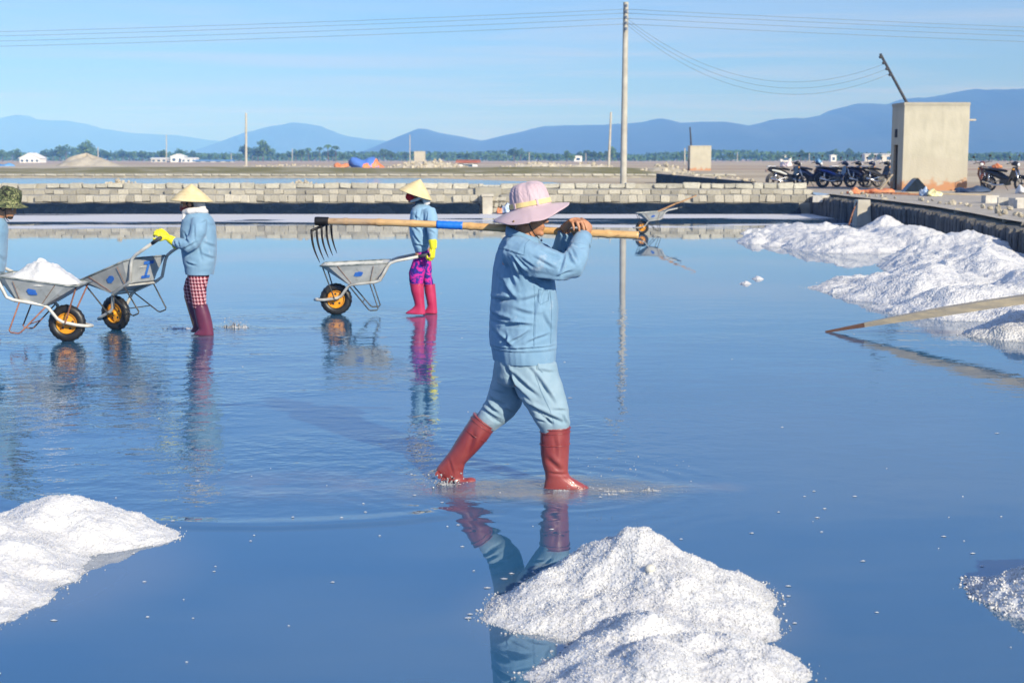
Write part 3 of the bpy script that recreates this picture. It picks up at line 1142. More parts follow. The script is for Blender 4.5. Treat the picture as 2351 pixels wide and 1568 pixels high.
house('far_shed', 'pale wide warehouse in the trees just left of the tall hut', on(2015, 374, 640, GZ), 13, 6, 3.0, .5, M['grey_wall'], M['grey_wall'], 3, False)


# ------------------------------------------------------------------ trees
def leaf_cloud(n, rx, ry, rz, seed, size, zc, lumps=7):
    r = np.random.default_rng(seed)
    C = r.normal(size=(lumps, 3)); C /= np.linalg.norm(C, axis=1)[:, None]
    C = C * np.array([rx, ry, rz]) * .55 * r.uniform(.5, 1.1, (lumps, 1)) + np.array([0, 0, zc])
    rad = r.uniform(.35, .62, lumps) * min(rx, rz)
    k = r.integers(0, lumps, n)
    dr = r.normal(size=(n, 3)); dr /= np.linalg.norm(dr, axis=1)[:, None]
    P = C[k] + dr * (rad[k] * r.uniform(.45, 1.05, n) ** .5)[:, None]
    a = r.normal(size=(n, 3)); a /= np.linalg.norm(a, axis=1)[:, None]
    b = np.cross(a, r.normal(size=(n, 3))); b /= np.linalg.norm(b, axis=1)[:, None]
    s_ = size * r.uniform(.6, 1.3, (n, 1))
    V = np.stack([P - a * s_, P + b * s_ * .6, P + a * s_, P - b * s_ * .6], 1).reshape(-1, 3)
    F = np.arange(n * 4).reshape(n, 4)
    return V, F


M['leaf'] = mat('foliage', (.065, .13, .03), (.13, .21, .05), .8, scale=.6, rand=.3, spec=.2)
M['leaf_dark'] = mat('foliage_dark', (.045, .10, .035), (.085, .15, .045), .8, scale=.6, rand=.25, spec=.2)
M['trunk'] = mat('bark', (.10, .075, .05), (.16, .12, .09), .9, scale=4)
TR = []
for i in range(5):
    V, F = leaf_cloud(420, 2.7, 2.7, 2.1, i, .36, 3.4, 8)
    tr = np_obj('crown', V, F, M['leaf'] if i % 2 == 0 else M['leaf_dark'], smooth=False)
    tk = MB()
    tk.tube([(0, 0, 0), (.1, 0, 1.2), (.05, .05, 2.4), (.2, 0, 3.6)], [.2, .16, .13, .06], 6)
    for k_ in range(3):
        a = k_ * 2.1 + i
        tk.tube([(.05, 0, 1.9), (.9 * math.cos(a), .9 * math.sin(a), 3.2)], [.09, .04], 5)
    tko = tk.build('trunk', M['trunk'])
    TR.append((tr.data, tko.data))
    bpy.data.objects.remove(tr); bpy.data.objects.remove(tko)


def tree(label, x, y, s_, i, group=None, sz=1.0):
    root = thing('tree', label, 'tree', (x, y, GZ), random.uniform(0, 6), group)
    c_, t_ = TR[i % len(TR)]
    part_copy(c_, 'crown', root, scale=(s_, s_, s_ * sz))
    part_copy(t_, 'trunk', root, scale=(s_, s_, s_ * sz))
    return root


rt = random.Random(31)
u = -40
while u < 2400:
    Y = rt.uniform(520, 760)
    base = 1.15 if u < 800 else .85
    big = 1.15 if (120 < u < 230 or 560 < u < 640 or 860 < u < 930 or 1170 < u < 1230 or 1320 < u < 1420 or 1830 < u < 1960) else .8
    if 450 < u < 560 or 780 < u < 850 or 1430 < u < 1550:
        big = .55
    x = (u - 1175.5) / FPX * Y
    if not (55 < u < 98):
        tree('leafy green tree in the hazy tree line beyond the salt flats', x, Y, base * big * rt.uniform(.75, 1.15), rt.randrange(5), 'trees of the far tree line')
    u += rt.uniform(10, 20)
# low scrub filling the tree line
V_, F_ = [], []
r = np.random.default_rng(8)
n = 20000
xs_ = r.uniform(-330, 330, n)
ys_ = r.uniform(700, 860, n)
hh = 3.2 + 2.4 * (rough_heap_noise(xs_ * .05, ys_ * .01, 1.0, 2) + .3)
P = np.stack([xs_, ys_, GZ + r.uniform(0, 1, n) ** .8 * np.maximum(hh, .8)], 1)
a = r.normal(size=(n, 3)); a /= np.linalg.norm(a, axis=1)[:, None]
b = np.cross(a, r.normal(size=(n, 3))); b /= np.linalg.norm(b, axis=1)[:, None]
s_ = r.uniform(.5, 1.1, (n, 1))
V = np.stack([P - a * s_, P + b * s_ * .7, P + a * s_, P - b * s_ * .7], 1).reshape(-1, 3)
so = np_obj('scrub_belt', V, np.arange(n * 4).reshape(n, 4), M['leaf_dark'], smooth=False, kind='stuff')
tag(so, 'low green scrub filling the gaps under the far tree line', 'scrub')
# palms
pm = MB()
V, F = [], []
for k_ in range(14):
    a = k_ * 2.4
    dr = Vector((math.cos(a), math.sin(a), 0))
    sd = Vector((-dr.y, dr.x, 0))
    L = 2.0
    pts = [Vector((0, 0, 6.6)) + dr * (L * q) + Vector((0, 0, (.9 if k_ % 2 else .3) * q - 2.0 * q * q)) for q in (0, .35, .7, 1)]
    wd = [.1, .45, .38, .05]
    bI = len(V)
    for p, w_ in zip(pts, wd):
        V += [p - sd * w_ - Vector((0, 0, w_ * .5)), p, p + sd * w_ - Vector((0, 0, w_ * .5))]
    for j in range(3):
        F += [(bI + 3 * j, bI + 3 * j + 1, bI + 3 * j + 4, bI + 3 * j + 3), (bI + 3 * j + 1, bI + 3 * j + 2, bI + 3 * j + 5, bI + 3 * j + 4)]
pm.add(V, F)
pco = pm.build('crown', M['leaf_dark'], fixn=False)
pto = MB().tube([(0, 0, 0), (.1, 0, 3), (0, 0, 6.6)], [.18, .13, .1], 7).build('trunk', M['trunk'])
pcm, ptm = pco.data, pto.data
bpy.data.objects.remove(pco); bpy.data.objects.remove(pto)
for u, s_ in ((738, .85), (757, 1.0), (774, .92), (712, .8)):
    Y = 560
    root = thing('palm_tree', 'slender coconut palm in the cluster rising above the far tree line', 'palm', ((u - 1175.5) / FPX * Y, Y, GZ), u, 'far palms')
    part_copy(pcm, 'crown', root, scale=(s_,) * 3)
    part_copy(ptm, 'trunk', root, scale=(s_,) * 3)

# ------------------------------------------------------------------ mountains
M['mountain'] = mat('mountain_forest', (.02, .045, .04), (.045, .065, .05), .95, scale=.004, bump=6, bscale=.02, detail=6)


def mountains(name, prof, Y, depth, seed):
    us = np.array([p[0] for p in prof], float)
    vs_ = np.array([p[1] for p in prof], float)
    uu = np.linspace(us[0], us[-1], 260)
    vv = np.interp(uu, us, vs_)
    xs = (uu - 1175.5) / FPX * Y
    hz = np.maximum((365 - vv) / FPX * Y, 2) + CAM_H
    hz = hz * (1 + .022 * rough_heap_noise(uu * .05, uu * 0, 1.0, seed + 5) + .012 * rough_heap_noise(uu * .16, uu * 0, 1.0, seed + 6))
    ny = 26
    ts = np.linspace(0, 1, ny)
    V = []
    for j, t_ in enumerate(ts):
        ridge = (t_ ** 1.0) if t_ <= .6 else (.6 + 0) / .6 * .6
        env = np.sin(min(t_ / .6, 1) * math.pi / 2) ** 1.3 if t_ <= .6 else max(0, 1 - ((t_ - .6) / .4) ** 2)
        yy = Y - .6 * depth + t_ * depth
        gul = rough_heap_noise(xs * .006, np.full_like(xs, yy) * .004, 1.0, seed)
        gul2 = rough_heap_noise(xs * .02, np.full_like(xs, yy) * .012, 1.0, seed + 1)
        f = 1.0 + (gul * .25 + gul2 * .12) * (1 - (env ** 6) * .85)
        z = hz * env * np.minimum(f, 1.02) + hz * .012 * gul2 * env
        V.append(np.stack([xs * (yy / Y) ** .25, np.full_like(xs, yy), z - 1.0], 1))
    V = np.concatenate(V)
    n = len(uu)
    idx = np.arange(ny * n).reshape(ny, n)
    F = np.stack([idx[:-1, :-1].ravel(), idx[:-1, 1:].ravel(), idx[1:, 1:].ravel(), idx[1:, :-1].ravel()], 1)
    return np_obj(name, V, F, M['mountain'], kind='structure')


mountains('mountain_range', [(840, 362), (900, 328), (935, 312), (975, 296), (1010, 306), (1060, 314), (1110, 324), (1160, 312), (1240, 294), (1300, 291), (1350, 292), (1430, 288), (1510, 277), (1545, 286), (1640, 283), (1700, 292), (1765, 277), (1820, 276), (1860, 270), (1880, 268), (1930, 244), (1975, 237), (2020, 243), (2060, 228), (2150, 220), (2200, 210), (2270, 212), (2351, 203), (2500, 180), (2700, 190), (2900, 220), (3100, 260), (3300, 350)], 3300, 1700, 3)
mountains('mountain_range', [(480, 345), (530, 325), (580, 306), (640, 290), (690, 283), (740, 292), (790, 312), (850, 322), (900, 325), (1000, 330), (1100, 362)], 5000, 1400, 7)
mountains('mountain_range', [(-700, 330), (-500, 280), (-300, 300), (-100, 292), (0, 286), (50, 268), (75, 264), (110, 276), (180, 280), (240, 298), (310, 308), (420, 312), (480, 322), (560, 330), (700, 350), (760, 362)], 6300, 1500, 9)

# ------------------------------------------------------------------ wheelbarrows
def galv_material(name, blot=None, letter=False):
    """scuffed galvanised sheet with run-down rust along the seams"""
    m_ = mat(name, (.40, .42, .43), (.56, .57, .57), .48, metal=.35, scale=5, bump=.002, bscale=18)
    return m_


def galv():
    m_ = bpy.data.materials.new('galvanised_sheet')
    m_.use_nodes = True
    t = NT(m_.node_tree)
    b = t.n('ShaderNodeBsdfPrincipled')
    out = t.n('ShaderNodeOutputMaterial')
    t.put(out.inputs[0], b.outputs[0])
    tcn = t.n('ShaderNodeTexCoord')
    p = tcn.outputs['Object']
    c = t.mix(t.ss(t.noise(p, 6, 5), .3, .7), (.40, .42, .42), (.58, .59, .58))
    rust = t.ss(t.noise(t.mapping(p, scale=(6, 6, 1.6)), 2.2, 6, .65), .60, .72)
    c = t.mix(t.m('MULTIPLY', rust, .75), c, (.30, .16, .07))
    dirt = t.ss(t.noise(p, 16, 5, .7), .56, .74)
    c = t.mix(t.m('MULTIPLY', dirt, .5), c, (.20, .20, .19))
    t.put(b.inputs['Base Color'], c)
    b.inputs['Roughness'].default_value = .5
    b.inputs['Metallic'].default_value = .25
    bp = t.n('ShaderNodeBump')
    bp.inputs['Distance'].default_value = .006
    t.put(bp.inputs['Height'], t.noise(p, 7, 3))
    t.put(b.inputs['Normal'], bp.outputs[0])
    return m_


M['galv'] = galv()
M['frame'] = mat('frame_paint', (.60, .60, .57), (.46, .44, .40), .45, scale=9, metal=.1)
M['tyre'] = mat('tyre_rubber', (.012, .012, .013), (.022, .022, .022), .42, scale=20)
M['rim'] = mat('yellow_rim', (.78, .36, .02), (.62, .26, .02), .45, scale=8)
M['blue_paint'] = mat('blue_paint', (.03, .13, .55), (.05, .20, .62), .6, scale=12)
M['rod'] = mat('dark_steel_rod', (.05, .06, .06), (.11, .10, .09), .5, scale=14, metal=.4)
M['rod_rust'] = mat('rusty_rod', (.22, .08, .05), (.32, .15, .10), .7, scale=14)
M['lip'] = mat('edge_shade_lip', (.10, .13, .13), (.30, .31, .30), .5, scale=12)  # edge shading along the tray rim put into the lip colour
M['grip'] = mat('dark_rubber_grip', (.05, .055, .06), None, .6)


def salt_material(name, s=1.0):
    m_ = bpy.data.materials.new(name)
    m_.use_nodes = True
    t = NT(m_.node_tree)
    b = t.n('ShaderNodeBsdfPrincipled')
    out = t.n('ShaderNodeOutputMaterial')
    t.put(out.inputs[0], b.outputs[0])
    g = t.n('ShaderNodeNewGeometry')
    p = g.outputs['Position']
    c = t.mix(t.ss(t.noise(p, 5, 5), .35, .7), (.68, .68, .68), (.59, .59, .605))
    dirt = t.ss(t.noise(p, 42 * s, 4, .7), .67, .75)
    c = t.mix(t.m('MULTIPLY', dirt, .5), c, (.42, .40, .38))
    sz_ = t.n('ShaderNodeSeparateXYZ')
    t.put(sz_.inputs[0], p)
    wet = t.ss(t.m('ADD', sz_.outputs[2], t.m('MULTIPLY', t.noise(p, 9, 3), .05)), .050, .018)
    c = t.mix(t.m('MULTIPLY', wet, .45), c, (.40, .41, .42))
    t.put(b.inputs['Base Color'], c)
    t.put(b.inputs['Roughness'], t.m('MULTIPLY_ADD', wet, -.2, .4))
    b.inputs['Subsurface Weight'].default_value = .55 if s == 1.0 else 0
    b.inputs['Subsurface Radius'].default_value = (1, 1, 1)
    b.inputs['Subsurface Scale'].default_value = .012 / s
    bp = t.n('ShaderNodeBump')
    bp.inputs['Distance'].default_value = .0035 if s == 1.0 else .012
    v = t.n('ShaderNodeTexVoronoi')
    t.put(v.inputs['Vector'], p)
    v.inputs['Scale'].default_value = 75 * s
    t.put(bp.inputs['Height'], v.outputs['Distance'])
    t.put(b.inputs['Normal'], bp.outputs[0])
    return m_


M['salt'] = salt_material('coarse_salt', 1.0)
M['salt_far'] = salt_material('coarse_salt_far', .45)


def barrow(label, loc, rz, pitch, mirror=False, salt=False, rusty=False, blots=True, letter=False, yaw_extra=0):
    """local frame: wheel touches the ground at the origin, handles along +x"""
    root = thing('wheelbarrow', label, 'wheelbarrow', loc, rz, 'wheelbarrows on the salt pan')
    AX = Vector((0, 0, .185))
    cp, sp_ = math.cos(pitch), math.sin(pitch)

    def X(p):
        q = Vector(p) - AX
        return Vector((q.x * cp - q.z * sp_, q.y, q.x * sp_ + q.z * cp)) + AX

    B = lambda mb, name, m_, parent=root, **k: mb.xf(X).build(name, m_, parent, **k)
    # ---- wheel
    tyre = MB()
    n = 44
    rings = []
    for k in range(n):
        a = 2 * math.pi * k / n
        lug = .007 if k % 2 else 0
        prof = []
        for j in range(12):
            th = 2 * math.pi * j / 12
            rr_ = .142 + .046 * math.cos(th) * (1 if math.cos(th) < .3 else 1) + (lug if math.cos(th) > .3 else 0)
            prof.append((rr_ * math.cos(a), .045 * math.sin(th), .185 + rr_ * math.sin(a)))
        rings.append(prof)
    tyre.loft(rings, cap=False, closed=True)
    wheel = tyre.build('wheel', M['tyre'], root, smooth=True)
    wheel['label'] = 'black knobbly tyre on a yellow rim'
    rim = MB()
    rim.lathe((0, 0, .185), [(.100, -.034), (.106, -.034), (.106, .034), (.100, .034), (.092, .012), (.03, .02), (.02, .045), (.005, .045), (.005, -.045), (.02, -.045), (.03, -.02), (.092, -.012)], 28, 'y')
    rim.build('rim', M['rim'], wheel, auto=35)
    for k in range(5):
        a = 2 * math.pi * k / 5 + .4
        hb = MB()
        for s_ in (-1, 1):
            hb.ell((.062 * math.cos(a), s_ * .0165, .185 + .062 * math.sin(a)), (.014, .004, .014), seg=8, rings=5)
        hb.build('rim_hole', M['tyre'], wheel)
    MB().tube([(0, -.12, .185), (0, .12, .185)], .012, 8).build('axle', M['rod'], root)
    # ---- tray
    top = [(-.115, .60), (.62, .63)]
    tw, bw = .31, .20
    ztop = lambda x: .60 + .03 * (x + .115) / .735
    Tt = [(-.155, -.27, .60), (-.155, .27, .60), (-.06, tw, .60), (.56, tw, .63), (.66, .25, .635), (.66, -.25, .635), (.56, -tw, .63), (-.06, -tw, .60)]
    Bb = [(.135, -.14, .385), (.135, .14, .385), (.17, bw, .38), (.46, bw, .405), (.50, .15, .41), (.50, -.15, .41), (.46, -bw, .405), (.17, -bw, .38)]
    tr = MB()
    outer_t = [Vector(p) for p in Tt]
    outer_b = [Vector(p) for p in Bb]
    c_t = sum(outer_t, Vector()) / 8
    c_b = sum(outer_b, Vector()) / 8
    inner_t = [p + (c_t - p).normalized() * .008 for p in outer_t]
    inner_b = [p + (c_b - p).normalized() * .008 + Vector((0, 0, .006)) for p in outer_b]
    V = outer_t + outer_b + inner_t + inner_b
    F = []
    for k in range(8):
        l = (k + 1) % 8
        F.append((k, l, 8 + l, 8 + k))
        F.append((16 + l, 16 + k, 24 + k, 24 + l))
        F.append((k, 16 + k, 16 + l, l))
    F.append(tuple(range(8, 16)))
    F.append(tuple(range(31, 23, -1)))
    tr.add(V, F)
    tray = B(tr, 'tray', M['galv'])
    lip = MB()
    lip.tube([Vector(p) + Vector((0, 0, .002)) for p in Tt], .010, 6, closed=True, cap=False)
    B(lip, 'rolled_lip', M['lip'], tray, smooth=True)
    # pressed seams on the two sides
    for s_ in (-1, 1):
        for (xa, xb) in ((.05, .20), (.47, .42)):
            sm = MB()
            ya, yb = tw + .004, bw + .006
            sm.tube([(xa, s_ * ya, .60), (xb, s_ * yb, .39)], .0032, 5)
            B(sm, 'seam', M['rust'], tray)
    if blots:
        for s_ in (-1, 1):
            bl = MB()
            # blot lies on the side panel, following its slope
            pa = Vector((.29, s_ * (tw * .5 + bw * .5 + .008), .505))
            slope = Vector((0, s_ * (tw - bw), .215)).normalized()
            ring = []
            r_ = random.Random(len(label) + s_)
            for k in range(14):
                a = 2 * math.pi * k / 14
                q = r_.uniform(.8, 1.15)
                ring.append(pa + Vector((.055 * q * math.cos(a), 0, 0)) + slope * (.036 * q * math.sin(a) + .012 * math.cos(a)))
            nrm = Vector((1, 0, 0)).cross(slope)
            if nrm.y * s_ < 0:
                nrm = -nrm
            bl.loft([ring, [p + nrm * .003 for p in ring]])
            B(bl, 'paint_blot', M['blue_paint'], tray)
    if letter:
        # hand painted capital I on the rear panel
        lt = MB()
        a0 = Vector((.505, 0, .42)); a1 = Vector((.655, 0, .625))
        up = (a1 - a0).normalized()
        nr = Vector((up.z, 0, -up.x))
        c0 = a0.lerp(a1, .5) + nr * .008
        yv = Vector((0, 1, 0))
        def bar(cx_, cy_, w_, h_, sk):
            P = []
            for (x_, y_) in ((-1, -1), (-.3, -1.15), (.3, -.9), (1, -1.05), (1, 1), (.3, 1.15), (-.3, .9), (-1, 1)):
                P.append(c0 + yv * (cx_ + x_ * w_ / 2 + sk * y_) + up * (cy_ + y_ * h_ / 2))
            lt.loft([P, [p + nr * .003 for p in P]])
        bar(0, 0, .035, .15, .004)
        bar(.0, .082, .15, .034, 0)
        bar(.0, -.082, .13, .03, 0)
        B(lt, 'painted_letter', M['blue_paint'], tray)
    # ---- frame: one bent tube each side, joined round the wheel
    for s_ in (-1, 1):
        pts = [(-.255, 0, .180), (-.215, s_ * .05, .178), (-.12, s_ * .085, .185), (.02, s_ * .095, .205), (.075, s_ * .105, .235), (.155, s_ * .15, .345), (.20, s_ * .175, .372),
               (.48, s_ * .235, .405), (.545, s_ * .25, .43), (.63, s_ * .27, .59), (.67, s_ * .275, .635), (.74, s_ * .28, .66), (1.02, s_ * .29, .715)]
        B(MB().tube(pts, .0175, 10), 'frame_tube', M['frame'], smooth=True)
        B(MB().tube([(1.0, s_ * .29, .711), (1.13, s_ * .294, .737)], [.021, .021], 10), 'grip', M['grip'], smooth=True)
        # brace from the tray nose to the axle
        B(MB().tube([(-.135, s_ * .22, .59), (-.01, s_ * .11, .20)], .0085, 6), 'front_brace', M['rod_rust'] if rusty else M['rod'])
        rm = M['rod_rust'] if rusty else M['rod']
        lp = [(.17, s_ * .17, .36), (.40, s_ * .21, .08), (.425, s_ * .215, .068), (.50, s_ * .215, .072), (.515, s_ * .215, .09), (.42, s_ * .23, .39)]
        B(MB().tube(lp, .008, 6), 'leg', rm, smooth=True)
    rm = M['rod_rust'] if rusty else M['rod']
    B(MB().tube([(.33, -.2, .165), (.33, .2, .165)], .006, 6), 'leg_crossbar', rm)
    B(MB().tube([(.19, -.17, .362), (.19, .17, .362)], .012, 6), 'frame_crossbar', M['frame'])
    B(MB().tube([(.46, -.23, .39), (.46, .23, .39)], .012, 6), 'frame_crossbar', M['frame'])
    return root, X


BA = math.pi


def salt_load(label, loc, rz, h, rx, ry, seed):
    o = heap_mesh(rx, ry, h, seed, .012, .04, nt=72, nr=34)
    V, F = o
    ob = np_obj('salt_load', V, F, M['salt'])
    ob.location = loc
    ob.rotation_euler = (0, 0, rz)
    return tag(ob, label, 'salt')


def fbm(P, scale, seed, octs=4):
    """value noise in numpy, P (n,3)"""
    r = np.random.default_rng(seed)
    tab = r.random(4096)
    out_ = np.zeros(len(P))
    amp, f, tot = 1., scale, 0
    for o_ in range(octs):
        q = P * f + 13.7 * o_
        i = np.floor(q).astype(np.int64)
        fr = q - i
        fr = fr * fr * (3 - 2 * fr)
        acc = 0
        for dx in (0, 1):
            for dy in (0, 1):
                for dz in (0, 1):
                    h = ((i[:, 0] + dx) * 73856093 ^ (i[:, 1] + dy) * 19349663 ^ (i[:, 2] + dz) * 83492791) & 4095
                    w_ = (fr[:, 0] if dx else 1 - fr[:, 0]) * (fr[:, 1] if dy else 1 - fr[:, 1]) * (fr[:, 2] if dz else 1 - fr[:, 2])
                    acc = acc + tab[h] * w_
        out_ += amp * (acc - .5) * 2
        tot += amp
        amp *= .5
        f *= 2.1
    return out_ / tot


def heap_mesh(rx, ry, h, seed, grain, lump, nt=120, nr=60, peak=(0, 0), tail=None, flat=.08, base=-.03, edge=.16, ridges=0.0):
    r = np.random.default_rng(seed)
    th = np.linspace(0, 2 * math.pi, nt, endpoint=False)
    q = np.linspace(0, 1, nr)
    Q, T = np.meshgrid(q, th, indexing='ij')
    wob = np.zeros(nt)
    for k in range(2, 12):
        wob += r.normal() * edge / k ** .9 * np.sin(k * th + r.uniform(0, 6.28)) * .6
    if tail is not None:
        for (ta, tw_, tl) in tail:
            dth = np.angle(np.exp(1j * (th - ta)))
            wob += tl * np.exp(-(dth / tw_) ** 2)
    Rm = (1 + wob)[None, :]
    Xp = rx * Q * Rm * np.cos(T) + peak[0] * (1 - Q)
    Yp = ry * Q * Rm * np.sin(T) + peak[1] * (1 - Q)
    prof = (1 - Q)
    prof = np.where(prof > 1 - flat, 1 - flat / 2 - (1 - prof) ** 2 / (2 * flat), prof)
    prof = prof * (1 + .25 * Q * (1 - Q))
    gul = np.zeros_like(T)
    if ridges:
        for k in range(3, 9):
            gul += np.sin(k * T + r.uniform(0, 6.28) + 2 * Q) / k
        prof = prof * (1 + ridges * gul * np.sin(math.pi * Q))
    Z = h * prof
    P = np.stack([Xp.ravel(), Yp.ravel(), Z.ravel()], 1)
    n1 = fbm(P + seed, 1 / lump / 4, seed, 4)
    n2 = fbm(P + seed, 1 / grain / 2.2, seed + 1, 2)
    fade = np.clip((1 - Q.ravel()) * 6, .25, 1)
    P[:, 2] += (lump * n1 * 1.0) * np.clip((1 - Q.ravel()) * 4, 0, 1) + grain * n2 * fade
    P[:, 2] += base * (Q.ravel() ** 6)
    idx = np.arange(nr * nt).reshape(nr, nt)
    nx = np.roll(idx, -1, axis=1)
    F = np.stack([idx[:-1].ravel(), idx[1:].ravel(), nx[1:].ravel(), nx[:-1].ravel()], 1)
    return P, F


def crystals(V, F, n, smin, smax, seed, lift=.3, spill=0, zmin=-.01):
    """chunky salt crystals sitting on a heap's surface"""
    r = np.random.default_rng(seed)
    A = V[F[:, 0]]; B_ = V[F[:, 1]]; C = V[F[:, 2]]; D = V[F[:, 3]]
    ar = np.linalg.norm(np.cross(C - A, D - B_), axis=1)
    k = r.choice(len(F), n, p=ar / ar.sum())
    a, b = r.random((n, 1)), r.random((n, 1))
    P = (A[k] * (1 - a) + B_[k] * a) * (1 - b) + (D[k] * (1 - a) + C[k] * a) * b
    keep = P[:, 2] > zmin
    P = P[keep]
    n = len(P)
    s_ = smin + (smax - smin) * r.random((n, 1)) ** 2.2
    u = r.normal(size=(n, 3)); u /= np.linalg.norm(u, axis=1)[:, None]
    v = np.cross(u, r.normal(size=(n, 3))); v /= np.linalg.norm(v, axis=1)[:, None]
    w_ = np.cross(u, v)
    P = P + np.array([0, 0, 1]) * s_ * lift
    a1, a2, a3 = (s_ * r.uniform(.6, 1.1, (n, 1)) for _ in range(3))
    vs = []
    for ax_, aa in ((u, a1), (v, a2), (w_, a3)):
        for sg_ in (-1, 1):
            vs.append(P + ax_ * aa * sg_ * .62 * r.uniform(.7, 1.15, (n, 1)) + r.normal(size=(n, 3)) * s_ * .08)
    W = np.stack(vs, 1).reshape(-1, 3)
    base = (np.arange(n) * 6)[:, None, None]
    tri = np.array([[0, 2, 4], [2, 1, 4], [1, 3, 4], [3, 0, 4], [2, 0, 5], [1, 2, 5], [3, 1, 5], [0, 3, 5]])[None]
    return W, (base + tri).reshape(-1, 3)


def cone_heap(cones, res, grain, lump, seed, floor=-.03):
    """salt dumped load by load: blended cones at the angle of repose, cut by the water"""
    C = np.array([(c + (1.0,))[:5] if len(c) == 4 else c for c in cones], float)
    rad = C[:, 2] / C[:, 3] * 1.35 + .1
    x0, x1 = (C[:, 0] - rad).min(), (C[:, 0] + rad).max()
    y0, y1 = (C[:, 1] - rad * C[:, 4]).min(), (C[:, 1] + rad * C[:, 4]).max()
    nx, ny = int((x1 - x0) / res) + 2, int((y1 - y0) / (res * 1.25)) + 2
    X, Y = np.meshgrid(np.linspace(x0, x1, nx), np.linspace(y0, y1, ny), indexing='ij')
    P = np.stack([X.ravel(), Y.ravel(), np.zeros(X.size)], 1)
    wx = fbm(P + 7.7, 1 / lump / 3.5, seed + 3, 4) * lump * 1.6
    wy = fbm(P + 31.1, 1 / lump / 3.5, seed + 4, 4) * lump * 1.6
    Z = np.full(X.size, -1.0)
    r = np.random.default_rng(seed)
    k = 26.0 / max(.2, C[:, 2].max() * 2)
    acc = np.zeros(X.size)
    for (cx_, cy_, h, sl, an) in C:
        dx, dy = P[:, 0] + wx - cx_, (P[:, 1] + wy - cy_) / an
        th = np.arctan2(dy, dx)
        ang = 1 + .10 * np.sin(2 * th + r.uniform(0, 6.28)) + .07 * np.sin(3 * th + r.uniform(0, 6.28)) + .05 * np.sin(5 * th + r.uniform(0, 6.28))
        d = np.sqrt(dx ** 2 + dy ** 2 + (.10 * h / sl) ** 2)
        z = h - sl * ang * d + .06 * h
        acc += np.exp(np.clip(k * z, -60, 60))
    Z = np.log(acc + 1e-12) / k
    Z = Z - .018
    P[:, 2] = Z
    n1 = fbm(P, 1 / lump / 2.0, seed, 4)
    n2 = fbm(P, 1 / grain / 2.2, seed + 1, 2)
    P[:, 2] += lump * .5 * n1 * np.clip(Z / .06, .25, 1) + grain * n2
    P[:, 2] = np.maximum(P[:, 2], floor - .02)
    idx = np.arange(nx * ny).reshape(nx, ny)
    F = np.stack([idx[:-1, :-1].ravel(), idx[1:, :-1].ravel(), idx[1:, 1:].ravel(), idx[:-1, 1:].ravel()], 1)
    keep = P[F, 2].max(1) > floor
    F = F[keep]
    used = np.unique(F)
    mp = np.full(len(P), -1); mp[used] = np.arange(len(used))
    return P[used], mp[F]


def salt_heap(label, c, cones, seed, near=False, n=0, smin=.003, smax=.009):
    root = thing('salt_heap', label, 'salt heap', (c[0], c[1], 0), 0, 'raked salt heaps')
    if near:
        V, F = cone_heap(cones, .0070, .0048, .06, seed)
        m_ = M['salt']
    else:
        V, F = cone_heap(cones, .026, .020, .16, seed)
        m_ = M['salt_far']
    np_obj('heap_body', V, F, m_, root)
    if n:
        W, G = crystals(V, F, n, smin, smax, seed + 5, zmin=-.004)
        np_obj('crystals', W, G, m_, root, smooth=False, kind='stuff')
        # grains that rolled off and lie in the shallow water round the foot
        r = np.random.default_rng(seed + 9)
        rim = V[(V[:, 2] > -.012) & (V[:, 2] < .006)]
        ctr = np.array([np.mean(V[:, 0]), np.mean(V[:, 1]), 0])
        m2 = int(n * .014)
        B0 = rim[r.integers(0, len(rim), m2)]
        out_ = B0 - ctr
        out_ /= np.linalg.norm(out_, axis=1)[:, None] + 1e-9
        B0 = B0 + out_ * (np.abs(r.normal(size=(m2, 1))) * (.018 if near else .06)) + r.normal(size=(m2, 3)) * (.008 if near else .03)
        B0[:, 2] = .001
        q = np.arange(m2 * 4).reshape(m2, 4)
        e = .0006
        Vq = np.stack([B0, B0 + [e, 0, 0], B0 + [e, e, 0], B0 + [0, e, 0]], 1).reshape(-1, 3)
        W, G = crystals(Vq, q, m2, smin * 1.2, smax * 1.5, seed + 6, lift=.1)
        np_obj('spilled_grains', W, G, m_, root, smooth=False, kind='stuff')
    return root


salt_heap('coarse white salt heap with one round pebble on it, right before the rake carrier', (.47, 5.83),
          [(.06, .02, .335, .68), (-.20, .0, .185, .60), (-.36, -.06, .085, .46), (.30, .0, .20, .52), (.40, -.06, .12, .50), (.14, -.26, .21, .50), (-.10, -.30, .14, .44), (.36, -.28, .11, .46), (-.30, -.24, .09, .42)], 3, True, 38000, .0022, .0085)
salt_heap('lower salt heap merging into the foot of the pebble-topped one', (.54, 5.10),
          [(-.04, .02, .205, .54), (.16, -.08, .17, .50), (-.22, -.06, .13, .50), (.22, -.24, .14, .52), (.05, .2, .13, .44), (-.05, -.3, .2, .5)], 8, True, 24000, .0022, .0085)
salt_heap('broad low white salt heap across the water from the pebble-topped one, sloping to a point', (-2.5, 6.4),
          [(.28, .45, .235, .50), (.42, .60, .12, .50), (.50, .72, .05, .44), (.0, .12, .225, .44), (.22, -.15, .165, .44), (-.35, -.35, .24, .42), (.12, -.58, .17, .42), (-.5, .5, .20, .40), (.05, -.85, .14, .40), (-.02, -1.05, .13, .40), (-.4, -.95, .22, .42), (-.08, -1.3, .12, .38), (-.4, -1.5, .16, .38)], 5, True, 46000, .0022, .0085)
salt_heap('salt heap of large loose crystals casting a blue shadow on the water', (2.62, 5.74),
          [(.08, .0, .42, .68), (-.16, .04, .21, .62), (-.22, -.06, .10, .52), (.0, -.3, .2, .55)], 9, True, 16000, .004, .015)
